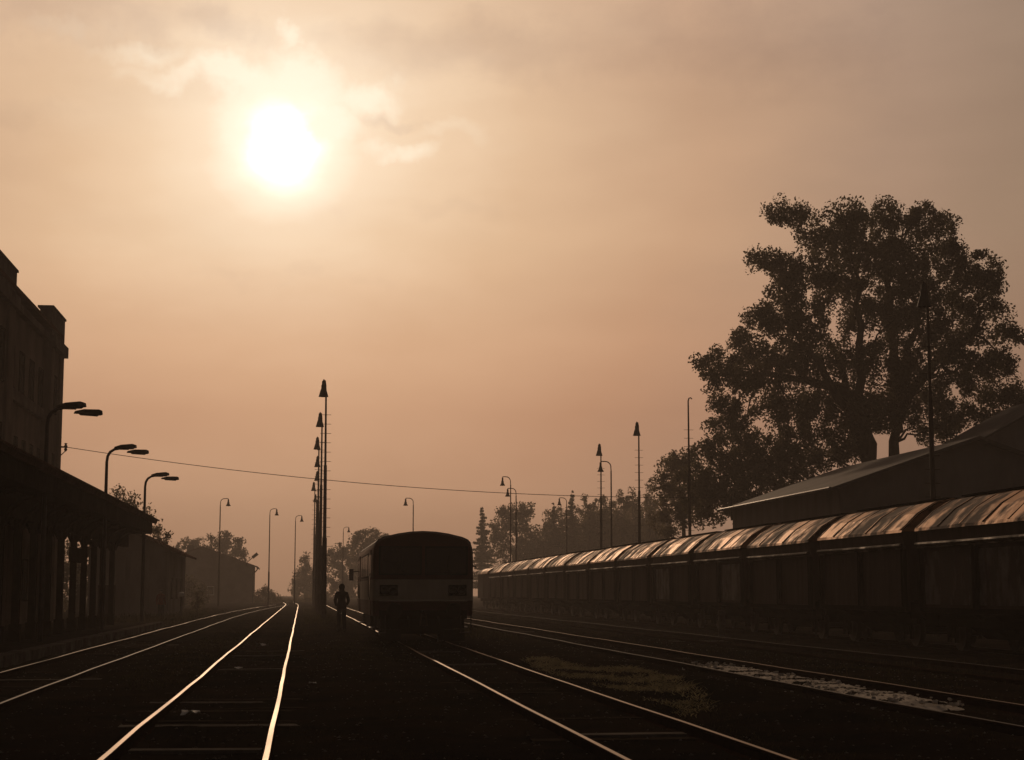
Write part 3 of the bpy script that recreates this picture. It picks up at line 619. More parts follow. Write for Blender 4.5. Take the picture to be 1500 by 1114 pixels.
# ------------------------------------------------------------------ yard masts with bell lamps
MH = 13.45
def make_mast(hook_only=False):
    t = thing('light_mast', 'm', 'light mast'); 
    MB().tube([(0, 0, -.3), (0, 0, 4.6), (0, 0, 4.65), (0, 0, 8.6), (0, 0, 8.65), (0, 0, MH - .9)], [.14, .13, .10, .09, .065, .05], 10).build('pole', 'mast_steel', t)
    z = 2.6; r0 = MB().tube([(-.30, 0, 0), (.30, 0, 0)], .013, 5).build('rung', 'mast_steel', t)
    while z < MH - 1.5:
        r_ = r0 if z == 2.6 else r0.copy()
        if z > 2.6: C.objects.link(r_)
        r_.parent = t; r_.location = (0, 0, z); z += .52
    b = MB()
    if hook_only: b.tube([(0, 0, MH - .9), (0, 0, MH - .2), (.05, 0, MH - .03), (.16, 0, MH), (.24, 0, MH - .08)], [.05, .045, .04, .04, .04], 8); b.build('hook', 'mast_steel', t); return t
    b.tube([(0, 0, MH - 1.0), (-.02, 0, MH - .35), (-.06, 0, MH - .10), (-.13, 0, MH - .04), (-.17, 0, MH - .14)], .04, 8); b.build('hook', 'mast_steel', t)
    h = MB(); h.lathe([(.05, .0), (.09, -.04), (.10, -.22), (.13, -.26), (.13, -.45), (.16, -.50), (.26, -.86), (.275, -.90), (.25, -.90), (.14, -.52)], 16); ho = h.build('lamp_head', 'lamp_metal', t, 'auto'); ho.location = (-.14, 0, MH - .10)
    MB().lathe([(.05, -.55), (.12, -.66), (.13, -.78), (.07, -.88), (.0, -.9)], 12).build('bulb_glass', 'window_glass', ho, True)
    return t
mm = make_mast(); GM = 'tall light masts with bell lamps'
MP = [(479, 556, 'tallest looking ladder mast at the front of the row left of the railcar'), (472, 604, 'second mast from the front in the row left of the railcar'), (467, 640, 'third mast from the front in the row left of the railcar'), (467.5, 668, 'fourth mast from the front in the row left of the railcar'), (467, 690, 'fifth mast of the misty row left of the railcar'), (461.5, 706, 'sixth mast of the misty row left of the railcar'), (463.5, 724, 'farthest and lowest looking mast in the row left of the railcar'),
      (1357, 413, 'mast with bell lamp standing against the big tree'), (935, 618, 'mast with bell lamp standing alone between birches and large trees'), (879.5, 650, 'mast with bell lamp beside the tall curved lamp post')]
for i, (px, py, lb) in enumerate(MP):
    Y = (MH + .12 - EYE.z - .15) * F / (868 - py); p = PY(px, py, Y)
    Y = Y * (MH - EYE.z - .02) / (p.z - EYE.z); p = PY(px, py, Y)
    m_ = mm if i == 0 else dup(mm, (0, 0, 0)); m_.location = (p.x, p.y, 0.0); m_['label'] = lb; m_['group'] = GM; m_.rotation_euler = (0, random.uniform(-.004, .004), .0)
hm = make_mast(True); p = PY(1008, 583, 103.5); hm.location = (p.x, p.y, p.z - MH); tag(hm, 'bare ladder mast with an empty hooked top left of the big tree', 'light mast', GM)

# curved lamp posts
def make_post():
    t = thing('lamp_post', 'p', 'lamp post'); H = 11.4
    MB().tube([(0, 0, -.3), (0, 0, 4), (0, 0, 4.05), (0, 0, H - .75)], [.10, .095, .07, .05], 8).build('pole', 'mast_steel', t)
    MB().tube([(0, 0, H - .75)] + [(.42 - .42 * math.cos(a), 0, H - .5 + .45 * math.sin(a)) for a in np.linspace(.3, math.pi / 2, 6)] + [(.62, 0, H - .04), (.78, 0, H - .06), (.80, 0, H - .14)], .038, 6).build('arm', 'mast_steel', t)
    h = MB(); h.lathe([(.05, 0), (.08, -.03), (.085, -.28), (.12, -.34), (.13, -.48), (.24, -.66), (.25, -.70), (.22, -.70), (.1, -.5)], 14); ho = h.build('lamp_head', 'lamp_metal', t, 'auto'); ho.location = (.80, 0, H - .12)
    MB().lathe([(.04, -.5), (.10, -.58), (.09, -.68), (0, -.73)], 10).build('bulb_glass', 'window_glass', ho, True)
    return t
lp = make_post(); GP = 'curved lamp posts in the yard'
LP = [(323, 730, 177, 1, 'curved lamp post standing in front of the misty house'), (395.5, 745, 204, 1, 'curved lamp post alone in the gap of open sky right of the misty house'), (433, 755, 222, 1, 'curved lamp post beside the slim misty tree left of the masts'),
      (605.5, 729.5, 177, -1, 'curved lamp post rising from behind the railcar roof'), (748, 698, 166, -1, 'taller of the two curved lamp posts above the train near the spruce'), (756, 715, 160, -1, 'lower of the two curved lamp posts above the train near the spruce'),
      (895, 675.5, 127, -1, 'curved lamp post right beside a straight ladder mast'), (830, 729, 184, -1, 'small far curved lamp post among the birch tops'), (503, 772, 255, 1, 'tiny far curved lamp post against misty trees right of the mast row')]
for i, (px, py, Y, s, lb) in enumerate(LP):
    p = PY(px, py, Y); o = lp if i == 0 else dup(lp, (0, 0, 0)); k = p.z / 11.4
    o.location = (p.x, p.y, 0); o.scale = (1, 1, k); o.rotation_euler = (0, 0, 0 if s > 0 else math.pi); o['label'] = lb; o['group'] = GP
# platform lamp posts with two flat heads
def make_plamp():
    t = thing('platform_lamp', 'l', 'lamp post'); H = 7.05
    MB().tube([(0, 0, .2), (0, 0, 3), (0, 0, H - .55), (.03, 0, H - .32), (.12, 0, H - .16), (.27, 0, H - .06), (.45, 0, H - .03), (.8, .1, H - .03)], [.085, .08, .055, .055, .055, .05, .045, .04], 8).build('pole', 'steel_dark', t)
    for nm, dx, dy, dz, rz in ((0, .32, -.12, .06, -.18), (1, .74, .28, -.06, .22)):
        b = MB(); pr = [(-.02, -.05), (.0, .03), (.25, .12), (.68, .15), (.78, .11), (.80, -.03), (.76, -.05)]
        b.prism(pr, -.15, .15); ho = b.build('lamp_housing', 'lamp_metal', t); ho.scale = (1, .8, .78); ho.location = (dx, dy, H - .06 + dz); ho.rotation_euler = (0, -.02 + .06 * nm, rz)
        b = MB(); b.prism([(.12, -.052), (.72, -.052), (.66, -.10), (.18, -.10)], -.12, .12); b.build('diffuser', 'window_glass', ho)
    return t
pm = make_plamp(); GL = 'double headed platform lamps'
for i, (px, py, Y, lb) in enumerate([(157, 657, 66.4, 'double headed platform lamp, left of the pair above the canopy roof'), (213, 697, 82, 'double headed platform lamp nearest the canopy end, right of the pair'), (70, 597, 51, 'double headed platform lamp seen against the station building wall')]):
    p = PY(px, py, Y); o = pm if i == 0 else dup(pm, (0, 0, 0)); o.location = (p.x, p.y, p.z - 7.05 + .02); o['label'] = lb; o['group'] = GL
p = PXc(1057, 900, 15.6); b = MB(); b.box((0, 0, .35), (.24, .16, 1.1)); b.prism([(-.12, .9), (.12, .9), (.09, .97), (-.09, .97)], -.08, .08); o = b.build('marker_post', 'concrete', loc=(15.6, p.y, 0)); tag(o, 'short grey concrete marker post in front of the fourth wagon', 'post')
p = PY(266, 868, 103); t = thing('meter_post', 'slim post with a pale cap beside the person in red', 'post', (p.x, 103, 0)); MB().tube([(0, 0, -.2), (0, 0, p.z - .25)], .07, 8).build('post', 'steel_dark', t); MB().lathe([(.09, p.z - .25), (.15, p.z - .2), (.16, p.z - .05), (.1, p.z), (0, p.z + .02)], 12).build('cap', 'white_paint', t, 'auto')
# paper scraps
for (px, py, s, lb) in ((384, 949, .22, 'white crumpled paper scrap between the near bright rails, far one'), (279, 1052, .16, 'white paper scrap beside the near rail close to the camera'), (349, 983, .10, 'small pale scrap left of the sleeper between the near rails'), (292, 994, .08, 'tiny pale scrap on bare earth left of the near rail'), (458, 1005, .08, 'tiny pale scrap on the path right of the bright rail')):
    d = ray(px, py); p = EYE + d * ((EYE.z + .03) / -d.z); r = random.Random(px); vs = []; fs = []
    for j in range(5):
        for i in range(5): vs.append(((i - 2) * s * .4 + r.uniform(-.1, .1) * s, (j - 2) * s * .4 + r.uniform(-.1, .1) * s, r.uniform(0, .45) * s + .02))
    for j in range(4):
        for i in range(4): fs.append((j * 5 + i, j * 5 + i + 1, j * 5 + i + 6, j * 5 + i + 5))
    b = MB(); b.add(vs, fs); o = b.build('paper_scrap', 'paper', loc=(p.x, p.y, float(gz(p.x, p.y)) + .0)); tag(o, lb, 'litter', 'paper scraps on the ground')
# ------------------------------------------------------------------ people
def skin_body(name, joints, edges, root, zones, mats, parent, lv=2):
    me = bpy.data.meshes.new(name); keys = list(joints); me.from_pydata([joints[k][0] for k in keys], [(keys.index(a), keys.index(b)) for a, b in edges], [])
    o = bpy.data.objects.new(name, me); C.objects.link(o); o.modifiers.new('skin', 'SKIN')
    for i, k in enumerate(keys):
        sv = me.skin_vertices[0].data[i]; r = joints[k][1]; sv.radius = r if isinstance(r, tuple) else (r, r); sv.use_root = (k == root); sv.use_loose = False
    s = o.modifiers.new('sub', 'SUBSURF'); s.levels = s.render_levels = lv
    dg = bpy.context.evaluated_depsgraph_get(); m2 = bpy.data.meshes.new_from_object(o.evaluated_get(dg))
    o.modifiers.clear(); o.data = m2; m2.materials.clear()
    for q in mats: m2.materials.append(M[q])
    for p in m2.polygons: p.use_smooth = True; p.material_index = zones(p.center)
    if parent: o.parent = parent
    return o
def figure(name, label, loc, rz, H, top, legs, hand_in_pocket, stride, hood):
    t = thing(name, label, 'person', loc, rz); k = H / 1.8; J = {}; E = []
    def j(n, p, r, par=None):
        J[n] = ((p[0] * k, p[1] * k, p[2] * k), tuple(q * k for q in r) if isinstance(r, tuple) else r * k)
        if par: E.append((par, n))
    j('pel', (0, 0, .95), (.155, .115)); j('waist', (0, .0, 1.10), (.155, .115), 'pel'); j('chest', (0, .01, 1.30), (.19, .125), 'waist'); j('sho', (0, .0, 1.43), (.16, .10), 'chest'); j('neck', (0, -.005, 1.52), .062, 'sho'); j('jaw', (0, -.02, 1.60), (.066, .075), 'neck'); j('skull', (0, -.005, 1.69), (.082, .098), 'jaw'); j('crown', (0, .0, 1.76), (.055, .065), 'skull')
    j('nose', (0, -.115, 1.645), .012, 'jaw')
    for s, n in ((-1, 'l'), (1, 'r')):
        st = stride * s
        j(n + 'hip', (s * .09, 0, .88), .112, 'pel'); j(n + 'knee', (s * .092, -.04 - st * .35, .49), .086, n + 'hip'); j(n + 'calf', (s * .095, -.01 - st * .4 + .02, .33), .080, n + 'knee'); j(n + 'ank', (s * .098, .02 - st * .6, .085), .066, n + 'calf'); j(n + 'toe', (s * .125, -.16 - st * .6, .04), (.042, .032), n + 'ank')
        if n == 'l': pass
        j(n + 'shl', (s * .185, 0, 1.42), .085, 'sho')
        if hand_in_pocket:
            j(n + 'elb', (s * .265, .05, 1.15), .068, n + 'shl'); j(n + 'wri', (s * .205, -.09, 1.00), .05, n + 'elb'); j(n + 'pok', (s * .16, -.12, .965), .045, n + 'wri')
        else:
            j(n + 'elb', (s * .25, .02, 1.14), .052, n + 'shl'); j(n + 'wri', (s * .265, -.06, .90), .030, n + 'elb'); j(n + 'palm', (s * .262, -.075, .83), (.022, .040), n + 'wri')
            for q, (dy, ln) in enumerate(((-.034, .068), (-.012, .078), (.010, .074), (.03, .06))):
                j(f'{n}f{q}a', (s * .258, -.078 + dy, .785), .0095, n + 'palm'); j(f'{n}f{q}b', (s * .248, -.082 + dy, .785 - ln), .0075, f'{n}f{q}a')
            j(n + 'tha', (s * .245, -.115, .825), .011, n + 'wri'); j(n + 'thb', (s * .238, -.128, .785), .009, n + 'tha')
    def zone(c):
        z = c.z / k
        if z > 1.545: return 2 if (not hood or c.y / k < -.07) else 0
        if z > .885: return 2 if (not hand_in_pocket and abs(c.x) / k > .222 and z < .895) else 0
        if not hand_in_pocket and abs(c.x) / k > .215: return 2
        return 3 if z < .11 else 1
    skin_body('body', J, E, 'pel', zone, [top, legs, 'skin', 'rubber_black'], t)
    b = MB()
    for s in (-1, 1): b.lathe([(.0, -.012), (.010, -.008), (.012, 0), (.0, .008)], 8, 'y', at=(s * .032 * k, -.092 * k, 1.672 * k))
    b.build('eye', 'white_paint', t)
    b = MB(); b.bbox((-.024 * k, -.098 * k, 1.594 * k), (.024 * k, -.088 * k, 1.602 * k)); b.build('mouth', 'cloth_red', t)
    b = MB()
    for s in (-1, 1): b.lathe([(.0, -.012), (.022, -.01), (.026, 0), (.016, .012), (0, .012)], 8, 'x', at=(s * .090 * k, .005, 1.655 * k))
    b.build('ear', 'skin', t)
    b = MB(); vs = []; fs = []; nn = 14
    for i in range(8):
        ph = i / 7 * (2.45 if hood else 1.75)
        for q in range(nn):
            a = 2 * math.pi * q / nn; fr = (.52 if hood else .75) if (math.sin(a) < -.4) else 1.0; pp = ph * fr
            rx, ry, rz_ = (.118, .128, .135) if hood else (.096, .112, .118)
            vs.append((rx * k * math.sin(pp) * math.cos(a), (ry * math.sin(pp) * math.sin(a) + .008) * k, (1.675 + rz_ * math.cos(pp)) * k))
    for i in range(7):
        for q in range(nn): fs.append((i * nn + q, i * nn + (q + 1) % nn, (i + 1) * nn + (q + 1) % nn, (i + 1) * nn + q))
    b.add(vs, fs); b.build('hood' if hood else 'hair', top if hood else 'hair', t, True)
    if hood:                                       # jacket collar and hem
        b = MB(); b.lathe([(.085 * k, 1.47 * k), (.105 * k, 1.50 * k), (.108 * k, 1.57 * k), (.09 * k, 1.60 * k), (.07 * k, 1.55 * k)], 16); b.build('collar', top, t, True)
        b = MB(); n_ = 18; vs = []
        for z, a, c in ((1.12, .165, .13), (.98, .185, .15), (.86, .19, .155), (.855, .17, .135)):
            vs += [(a * k * math.cos(2 * math.pi * q / n_), c * k * math.sin(2 * math.pi * q / n_), z * k) for q in range(n_)]
        b.add(vs, [(i * n_ + q, i * n_ + (q + 1) % n_, (i + 1) * n_ + (q + 1) % n_, (i + 1) * n_ + q) for i in range(3) for q in range(n_)]); b.build('jacket_hem', top, t, True)
    return t
d = ray(500, 926.5); p = EYE + d * (EYE.z / -d.z); zg = float(gz(p.x, p.y))
hd = PY(499.5, 854.5, p.y)
figure('person', 'person in dark hooded jacket, hands in pockets, walking beside the mast row', (p.x, p.y, zg), math.pi + .12, (hd.z - zg) * .985, 'cloth_black', 'cloth_jeans', True, .14, True)
p = PY(236, 863.5, 104); figure('person', 'distant person in a red jacket standing by the small shed', (p.x, 104, .0), .5, p.z / 1.0, 'cloth_red', 'cloth_jeans', False, .05, False)

# ------------------------------------------------------------------ foliage
def leaves(centres, radii, per, size, rng, flat=.0, droop=0):
    n = len(centres); ids = np.repeat(np.arange(n), per); m = len(ids)
    off = rng.normal(size=(m, 3)); off /= np.linalg.norm(off, axis=1)[:, None] + 1e-6; off *= (rng.random(m) ** .45)[:, None]
    p = centres[ids] + off * radii[ids][:, None]; 
    u = rng.normal(size=(m, 3)); u /= np.linalg.norm(u, axis=1)[:, None]
    w = rng.normal(size=(m, 3)); w -= (w * u).sum(1)[:, None] * u; w /= np.linalg.norm(w, axis=1)[:, None]
    s = size * rng.uniform(.55, 1.25, m)[:, None]
    return np.stack([p - u * s, p - w * s * .55 + u * s * .1, p + u * s, p + w * s * .55 + u * s * .1], 1).reshape(-1, 3)
def limb(b, a, c, r0, r1, rng, n=6, wig=.06):
    a, c = Vector(a), Vector(c); ln = (c - a).length; pts = []
    for i in range(n + 1):
        q = a.lerp(c, i / n)
        if 0 < i < n: q = q + Vector(rng.normal(size=3)) * ln * wig * .5
        q.z += math.sin(i / n * math.pi) * ln * .06; pts.append(q)
    b.tube(pts, [r0 + (r1 - r0) * i / n for i in range(n + 1)], 7)
def blob_clusters(blobs, Y, dens, rng, holes=(), dj=1.0, cr=(.45, .95)):
    cs = []; rs = []
    for (px, py, rx, ry) in blobs:
        c = np.array(PY(px, py, Y)); k = Y / F; a, bz = rx * k, ry * k; dy = (a + bz) * .5 * 1.1
        n = max(4, int(dens * a * bz * 3)); q = rng.normal(size=(n, 3)); q /= np.linalg.norm(q, axis=1)[:, None]; q *= (rng.random(n) ** .42)[:, None]
        cd = rng.normal() * dj
        for v in q:
            x, z = px + v[0] * rx, py - v[2] * ry
            if any(((x - hx) / hrx) ** 2 + ((z - hy) / hry) ** 2 < 1 for hx, hy, hrx, hry in holes): continue
            pp = np.array(PY(x, z, Y + cd + v[1] * dy)); cs.append(pp); rs.append(rng.uniform(*cr))
    return np.array(cs), np.array(rs)
def tree(name, label, cat, blobs, Y, base, leaf, dens=2.2, per=26, size=.20, holes=(), trunk_r=.3, nl=9, dj=1.0, cr=(.45, .95), group=None, seed=1, stems=None):
    rng = np.random.default_rng(seed); far = 1.0
    if Y > 152 and label not in NEAR: far = 1.75 if Y < 200 else 1.6; Y *= far; dens /= far * far * .9; size *= far; cr = tuple(c * far for c in cr); trunk_r *= far
    b0_ = PY(base[0], base[1], Y); zb = 0.0
    if name != 'broadleaf_tree' or Y != 118: dens *= 2.6; size *= .70; per = int(per * 2.4)
    t = thing(name, label, cat, (b0_.x, Y, zb), 0, group); O = np.array([b0_.x, Y, zb])
    cs, rs = blob_clusters(blobs, Y, dens, rng, holes, dj, cr)
    npmesh('crown', leaves(cs, rs, per, size, rng) - O, 4, leaf, t)
    tb = MB(); top = cs[np.argsort(-cs[:, 2])[:max(3, len(cs) // 12)]].mean(0) - O
    st_ = [Vector(np.array(PY(x, y, Y + dy)) - O) for x, y, dy in stems] if stems else [Vector(top) * .8]
    starts = []
    for q_, s_ in enumerate(st_):
        if stems and q_ > 1:
            p_ = min(st_[:2], key=lambda q: (q - s_).length); p_ = p_ * (.62 + .045 * q_)
            limb(tb, p_, s_, trunk_r * .55, trunk_r * .14, rng, 8, .03); starts += [p_.lerp(s_, f) for f in (.3, .5, .7, .9)]; continue
        limb(tb, (0, 0, -.2), s_, trunk_r, trunk_r * .28, rng, 8, .02)
        starts += [Vector((0, 0, 0)).lerp(s_, f) for f in (.35, .5, .65, .8, .95)]
    for i in rng.choice(len(cs), min(nl, len(cs)), replace=False):
        e = Vector(cs[i] - O); s_ = min(starts, key=lambda q: (q - e).length + (2 if q.z > e.z - .3 else 0)); limb(tb, s_, e, min(trunk_r * .26, .11), .02, rng, 5)
    tb.build('trunk', 'bark', t)
    return t
NEAR = ('misty shrub before the left wall of the far house', 'low misty bush right of the far house wall', 'lowest far bush at the end of the bright rails')
BIG = [(1150, 316, 30, 20), (1172, 330, 28, 24), (1112, 377, 27, 16), (1142, 392, 30, 22), (1240, 325, 38, 30), (1215, 350, 40, 36), (1300, 318, 40, 27), (1350, 325, 38, 28), (1385, 345, 24, 28), (1398, 375, 18, 22), (1270, 380, 70, 50), (1350, 390, 62, 50), (1200, 410, 50, 46), (1150, 420, 34, 30), (1115, 460, 30, 22), (1148, 470, 40, 34), (1430, 395, 34, 34), (1455, 410, 18, 20), (1420, 440, 50, 40), (1462, 452, 20, 14), (1270, 450, 70, 50), (1345, 460, 62, 50), (1190, 480, 42, 40), (1090, 498, 26, 16), (1105, 520, 40, 26), (1060, 528, 26, 18), (1030, 537, 20, 12), (1052, 552, 28, 20), (1150, 540, 55, 40), (1095, 560, 36, 26), (1230, 530, 60, 45), (1310, 530, 60, 46), (1385, 500, 46, 40), (1445, 488, 44, 18), (1480, 493, 26, 14), (1410, 550, 40, 34), (1462, 535, 40, 24), (1462, 575, 36, 26), (1490, 585, 22, 22), (1060, 590, 28, 16), (1080, 610, 34, 20), (1140, 600, 56, 34), (1210, 600, 56, 40), (1285, 595, 50, 40), (1350, 590, 45, 36), (1420, 605, 46, 26), (1480, 615, 36, 18), (1245, 660, 26, 18), (1212, 672, 28, 14), (1362, 636, 24, 16), (1302, 612, 30, 20), (1262, 622, 22, 22), (1345, 610, 22, 20), (1060, 625, 30, 14), (1170, 640, 44, 26), (1230, 648, 26, 20), (1390, 625, 30, 18)]
HOL = [(1222, 478, 13, 17), (1178, 657, 11, 8), (1192, 632, 6, 9), (1277, 640, 5, 14), (1328, 628, 9, 20), (1335, 490, 6, 10), (1345, 500, 4, 12), (1185, 435, 6, 9), (1160, 340, 5, 9), (1400, 480, 18, 5), (1120, 575, 9, 7), (1232, 385, 6, 6), (1303, 510, 4, 9), (1272, 405, 5, 9), (1230, 365, 6, 8), (1450, 560, 22, 4), (1095, 585, 14, 5), (1425, 590, 20, 4), (1160, 620, 6, 6), (1310, 445, 4, 8), (1215, 560, 5, 7), (1365, 560, 6, 12), (1140, 445, 9, 6), (1105, 540, 10, 6), (1255, 575, 4, 10)]
tree('broadleaf_tree', 'huge spreading broadleaf tree towering behind the warehouse roof', 'tree', BIG, 118, (1292, 690), 'leaf_dark', 4.5, 85, .125, HOL, .8, 70, 1.9, (.4, .85), None, 3,
     [(1262, 590, 0), (1318, 585, .6), (1215, 500, 1.5), (1150, 470, -1), (1255, 400, -1.5), (1305, 350, 1), (1355, 420, -1), (1400, 500, 1), (1440, 480, 0), (1090, 550, 0)])
T = [
 ('broadleaf_tree', 'dense dark tree at the foot of the huge tree, left of the warehouse', [(1085, 650, 45, 24), (1120, 680, 60, 40), (1070, 700, 50, 40), (1150, 690, 50, 40), (1040, 660, 26, 20), (1190, 675, 30, 22), (1030, 720, 40, 50), (1090, 740, 60, 30)], 122, (1110, 800), 'leaf_dark', 2.0, 24, .2, .35),
 ('broadleaf_tree', 'paler round tree left of the bare hooked mast', [(990, 690, 26, 26), (1005, 672, 24, 18), (975, 715, 20, 26), (1010, 730, 34, 36), (985, 760, 34, 28)], 148, (1000, 800), 'leaf_mid', 1.9, 22, .2, .3),
 ('spruce_tree', 'single misty spruce at the right shoulder of the railcar', None, 190, (706, 870, 741, 25), 'needle', 0, 0, .2, .2),
 ('broadleaf_tree', 'wide misty round tree right of the single spruce', [(750, 765, 28, 24), (765, 748, 18, 13), (735, 785, 22, 22), (775, 790, 22, 26), (755, 815, 40, 26), (738, 750, 9, 8)], 188, (757, 870), 'leaf_mid', 1.6, 20, .22, .3),
 ('spruce_tree', 'slim misty spruce between wide tree and birch thicket', None, 178, (812, 870, 738, 27), 'needle', 0, 0, .2, .2),
 ('spruce_tree', 'pointed misty spruce tallest in the birch thicket', None, 172, (838, 870, 718, 24), 'needle', 0, 0, .2, .2),
 ('birch_tree', 'feathery birch left of the mast beside the curved lamp post', [(862, 755, 14, 24), (858, 735, 6, 12), (866, 785, 18, 30), (870, 740, 5, 12)], 166, (864, 870), 'leaf_birch', 1.8, 20, .17, .13),
 ('birch_tree', 'feathery birch behind the paired mast and lamp post', [(888, 750, 14, 24), (883, 728, 5, 14), (892, 780, 18, 30), (896, 733, 4, 12)], 160, (890, 870), 'leaf_birch', 1.8, 20, .17, .13),
 ('birch_tree', 'feathery birch midway between the two right masts', [(912, 752, 12, 24), (908, 726, 5, 14), (915, 785, 18, 30), (918, 735, 4, 10)], 157, (912, 870), 'leaf_birch', 1.8, 20, .17, .13),
 ('birch_tree', 'feathery birch just left of the lone ladder mast', [(930, 752, 10, 24), (926, 728, 4, 14), (930, 785, 16, 30)], 161, (928, 870), 'leaf_birch', 1.8, 20, .17, .13),
 ('birch_tree', 'feathery birch just right of the lone ladder mast', [(952, 752, 12, 26), (949, 724, 5, 16), (955, 785, 18, 30), (960, 735, 4, 12)], 154, (953, 870), 'leaf_birch', 1.8, 20, .17, .13),
 ('broadleaf_tree', 'low misty thicket tree filling the gap between the two slim spruces', [(818, 785, 26, 44), (800, 810, 24, 34), (840, 795, 22, 54), (786, 820, 16, 26), (822, 820, 40, 26)], 182, (820, 870), 'leaf_mid', 1.8, 20, .2, .2),
 ('broadleaf_tree', 'low misty thicket tree behind the birches left of the paired mast', [(872, 788, 28, 44), (892, 790, 22, 46), (855, 795, 22, 48), (872, 820, 40, 26)], 172, (872, 870), 'leaf_mid', 1.8, 20, .2, .2),
 ('broadleaf_tree', 'low misty thicket tree behind the birches at the lone ladder mast', [(925, 782, 30, 46), (950, 778, 28, 46), (905, 788, 22, 46), (968, 765, 16, 30), (930, 815, 44, 30)], 168, (930, 870), 'leaf_mid', 1.8, 20, .2, .2),
 ('broadleaf_tree', 'tree added to dim the bright gaps between the canopy columns', [(105, 840, 34, 40), (140, 845, 30, 42), (80, 850, 30, 44), (120, 800, 24, 14)], 150, (112, 890), 'leaf_mid', 1.2, 20, .2, .3),  # added to darken the bright sky gaps, in place of the wall beyond
 ('broadleaf_tree', 'leafy tree top rising behind the canopy roof and platform lamps', [(172, 724, 12, 9), (185, 735, 16, 13), (165, 745, 14, 14), (200, 745, 14, 13), (215, 755, 12, 10), (190, 770, 30, 18), (225, 775, 8, 7)], 126, (192, 860), 'leaf_mid', 1.6, 18, .18, .2),
 ('broadleaf_tree', 'loose twiggy young tree behind the small shed roof', [(232, 783, 8, 7), (240, 793, 7, 5), (225, 792, 9, 8), (245, 785, 4, 4), (235, 805, 14, 10)], 136, (232, 860), 'leaf_mid', 1.3, 12, .17, .12),
 ('broadleaf_tree', 'misty tree to the left of the far gable house roof', [(270, 806, 18, 16), (288, 797, 16, 10), (262, 830, 22, 26), (285, 830, 22, 26)], 225, (275, 880), 'leaf_mid', 1.2, 18, .25, .3),
 ('broadleaf_tree', 'misty tree rising highest behind the far gable house', [(330, 795, 16, 14), (312, 792, 10, 9), (345, 800, 12, 14), (330, 815, 30, 22), (352, 815, 10, 12), (300, 812, 14, 12)], 228, (330, 880), 'leaf_mid', 1.2, 18, .25, .3),
 ('shrub', 'misty shrub before the left wall of the far house', [(270, 862, 20, 20), (292, 870, 16, 16), (258, 878, 14, 12)], 215, (272, 890), 'leaf_dark', 2.2, 18, .2, .1),
 ('shrub', 'dark upright shrub beside the pale capped post', [(289, 876, 7, 10), (290, 890, 10, 8)], 120, (289, 898), 'leaf_dark', 3.0, 18, .14, .07),
 ('shrub', 'low misty bush right of the far house wall', [(385, 868, 10, 11), (397, 876, 14, 9), (378, 880, 10, 10), (412, 882, 10, 6)], 275, (390, 890), 'leaf_mid', 2.2, 18, .2, .08),
 ('shrub', 'lowest far bush at the end of the bright rails', [(425, 884, 12, 6), (442, 883, 10, 7), (411, 885, 8, 5), (456, 880, 10, 9)], 285, (436, 892), 'leaf_mid', 2.0, 18, .22, .08),
 ('poplar_tree', 'slim misty tree left of the mast row', [(447, 823, 6, 14), (443, 843, 10, 16), (452, 840, 8, 14), (440, 865, 14, 20), (456, 860, 12, 22), (434, 848, 5, 10)], 246, (447, 885), 'leaf_mid', 2.0, 18, .22, .2),
 ('broadleaf_tree', 'misty tree directly right of the mast row', [(497, 805, 12, 10), (490, 825, 16, 20), (508, 822, 14, 24), (495, 860, 26, 24), (517, 850, 16, 26)], 232, (500, 885), 'leaf_mid', 1.4, 18, .25, .3),
 ('broadleaf_tree', 'misty rounded tree over the left roof corner of the railcar', [(535, 785, 20, 13), (530, 800, 24, 22), (560, 795, 18, 12), (545, 830, 34, 26), (575, 800, 10, 9), (555, 812, 26, 20)], 218, (545, 885), 'leaf_mid', 1.4, 18, .25, .3),
]
def spruce(name, label, Y, spec, leaf, seed):
    px, pyb, pyt, rw = spec; Y *= 1.7; rng = np.random.default_rng(seed); bp = PY(px, pyb, Y); tp = PY(px, pyt, Y); Ht = tp.z; Rb = rw * Y / F
    t = thing(name, label, 'tree', (bp.x, Y, 0), 0); cs = []; rs = []; tb = MB(); tb.tube([(0, 0, -.2), (0, 0, Ht * .5), (0, 0, Ht - .2)], [.18, .11, .02], 7)
    z = Ht * .16
    while z < Ht - .1:
        f = 1 - (z - Ht * .12) / (Ht * .88); Rr = Rb * max(.05, f ** .8); k = max(3, int(4 + 7 * f))
        for q in range(k):
            a = rng.uniform(0, 2 * math.pi); ln = Rr * rng.uniform(.45, 1.35); d_ = np.array([math.cos(a), math.sin(a), 0])
            if ln > .5: tb.tube([(0, 0, z), tuple(d_ * ln * .9 + np.array([0, 0, z - .10 * ln]))], [.03, .008], 4, False)
            for s in np.arange(.2, ln, .45): cs.append(d_ * s + np.array([0, 0, z - .12 * s + .16 * (s / max(ln, .1)) ** 3])); rs.append(.16 + .32 * (1 - s / max(ln, .1)))
        z += rng.uniform(.45, .75)
    npmesh('crown', leaves(np.array(cs), np.array(rs), 22, .22, rng), 4, leaf, t); tb.build('trunk', 'bark', t); return t
for i, (nm, lb, blobs, Y, base, leaf, dens, per, size, tr) in enumerate(T):
    if blobs is None: spruce(nm, lb, Y, base, leaf, 40 + i); continue
    tree(nm, lb, 'shrub' if nm == 'shrub' else 'tree', blobs, Y, base, leaf, dens, per, size, (), tr, 14, .6, (.3, .75) if nm != 'birch_tree' else (.2, .5), None, 60 + i)

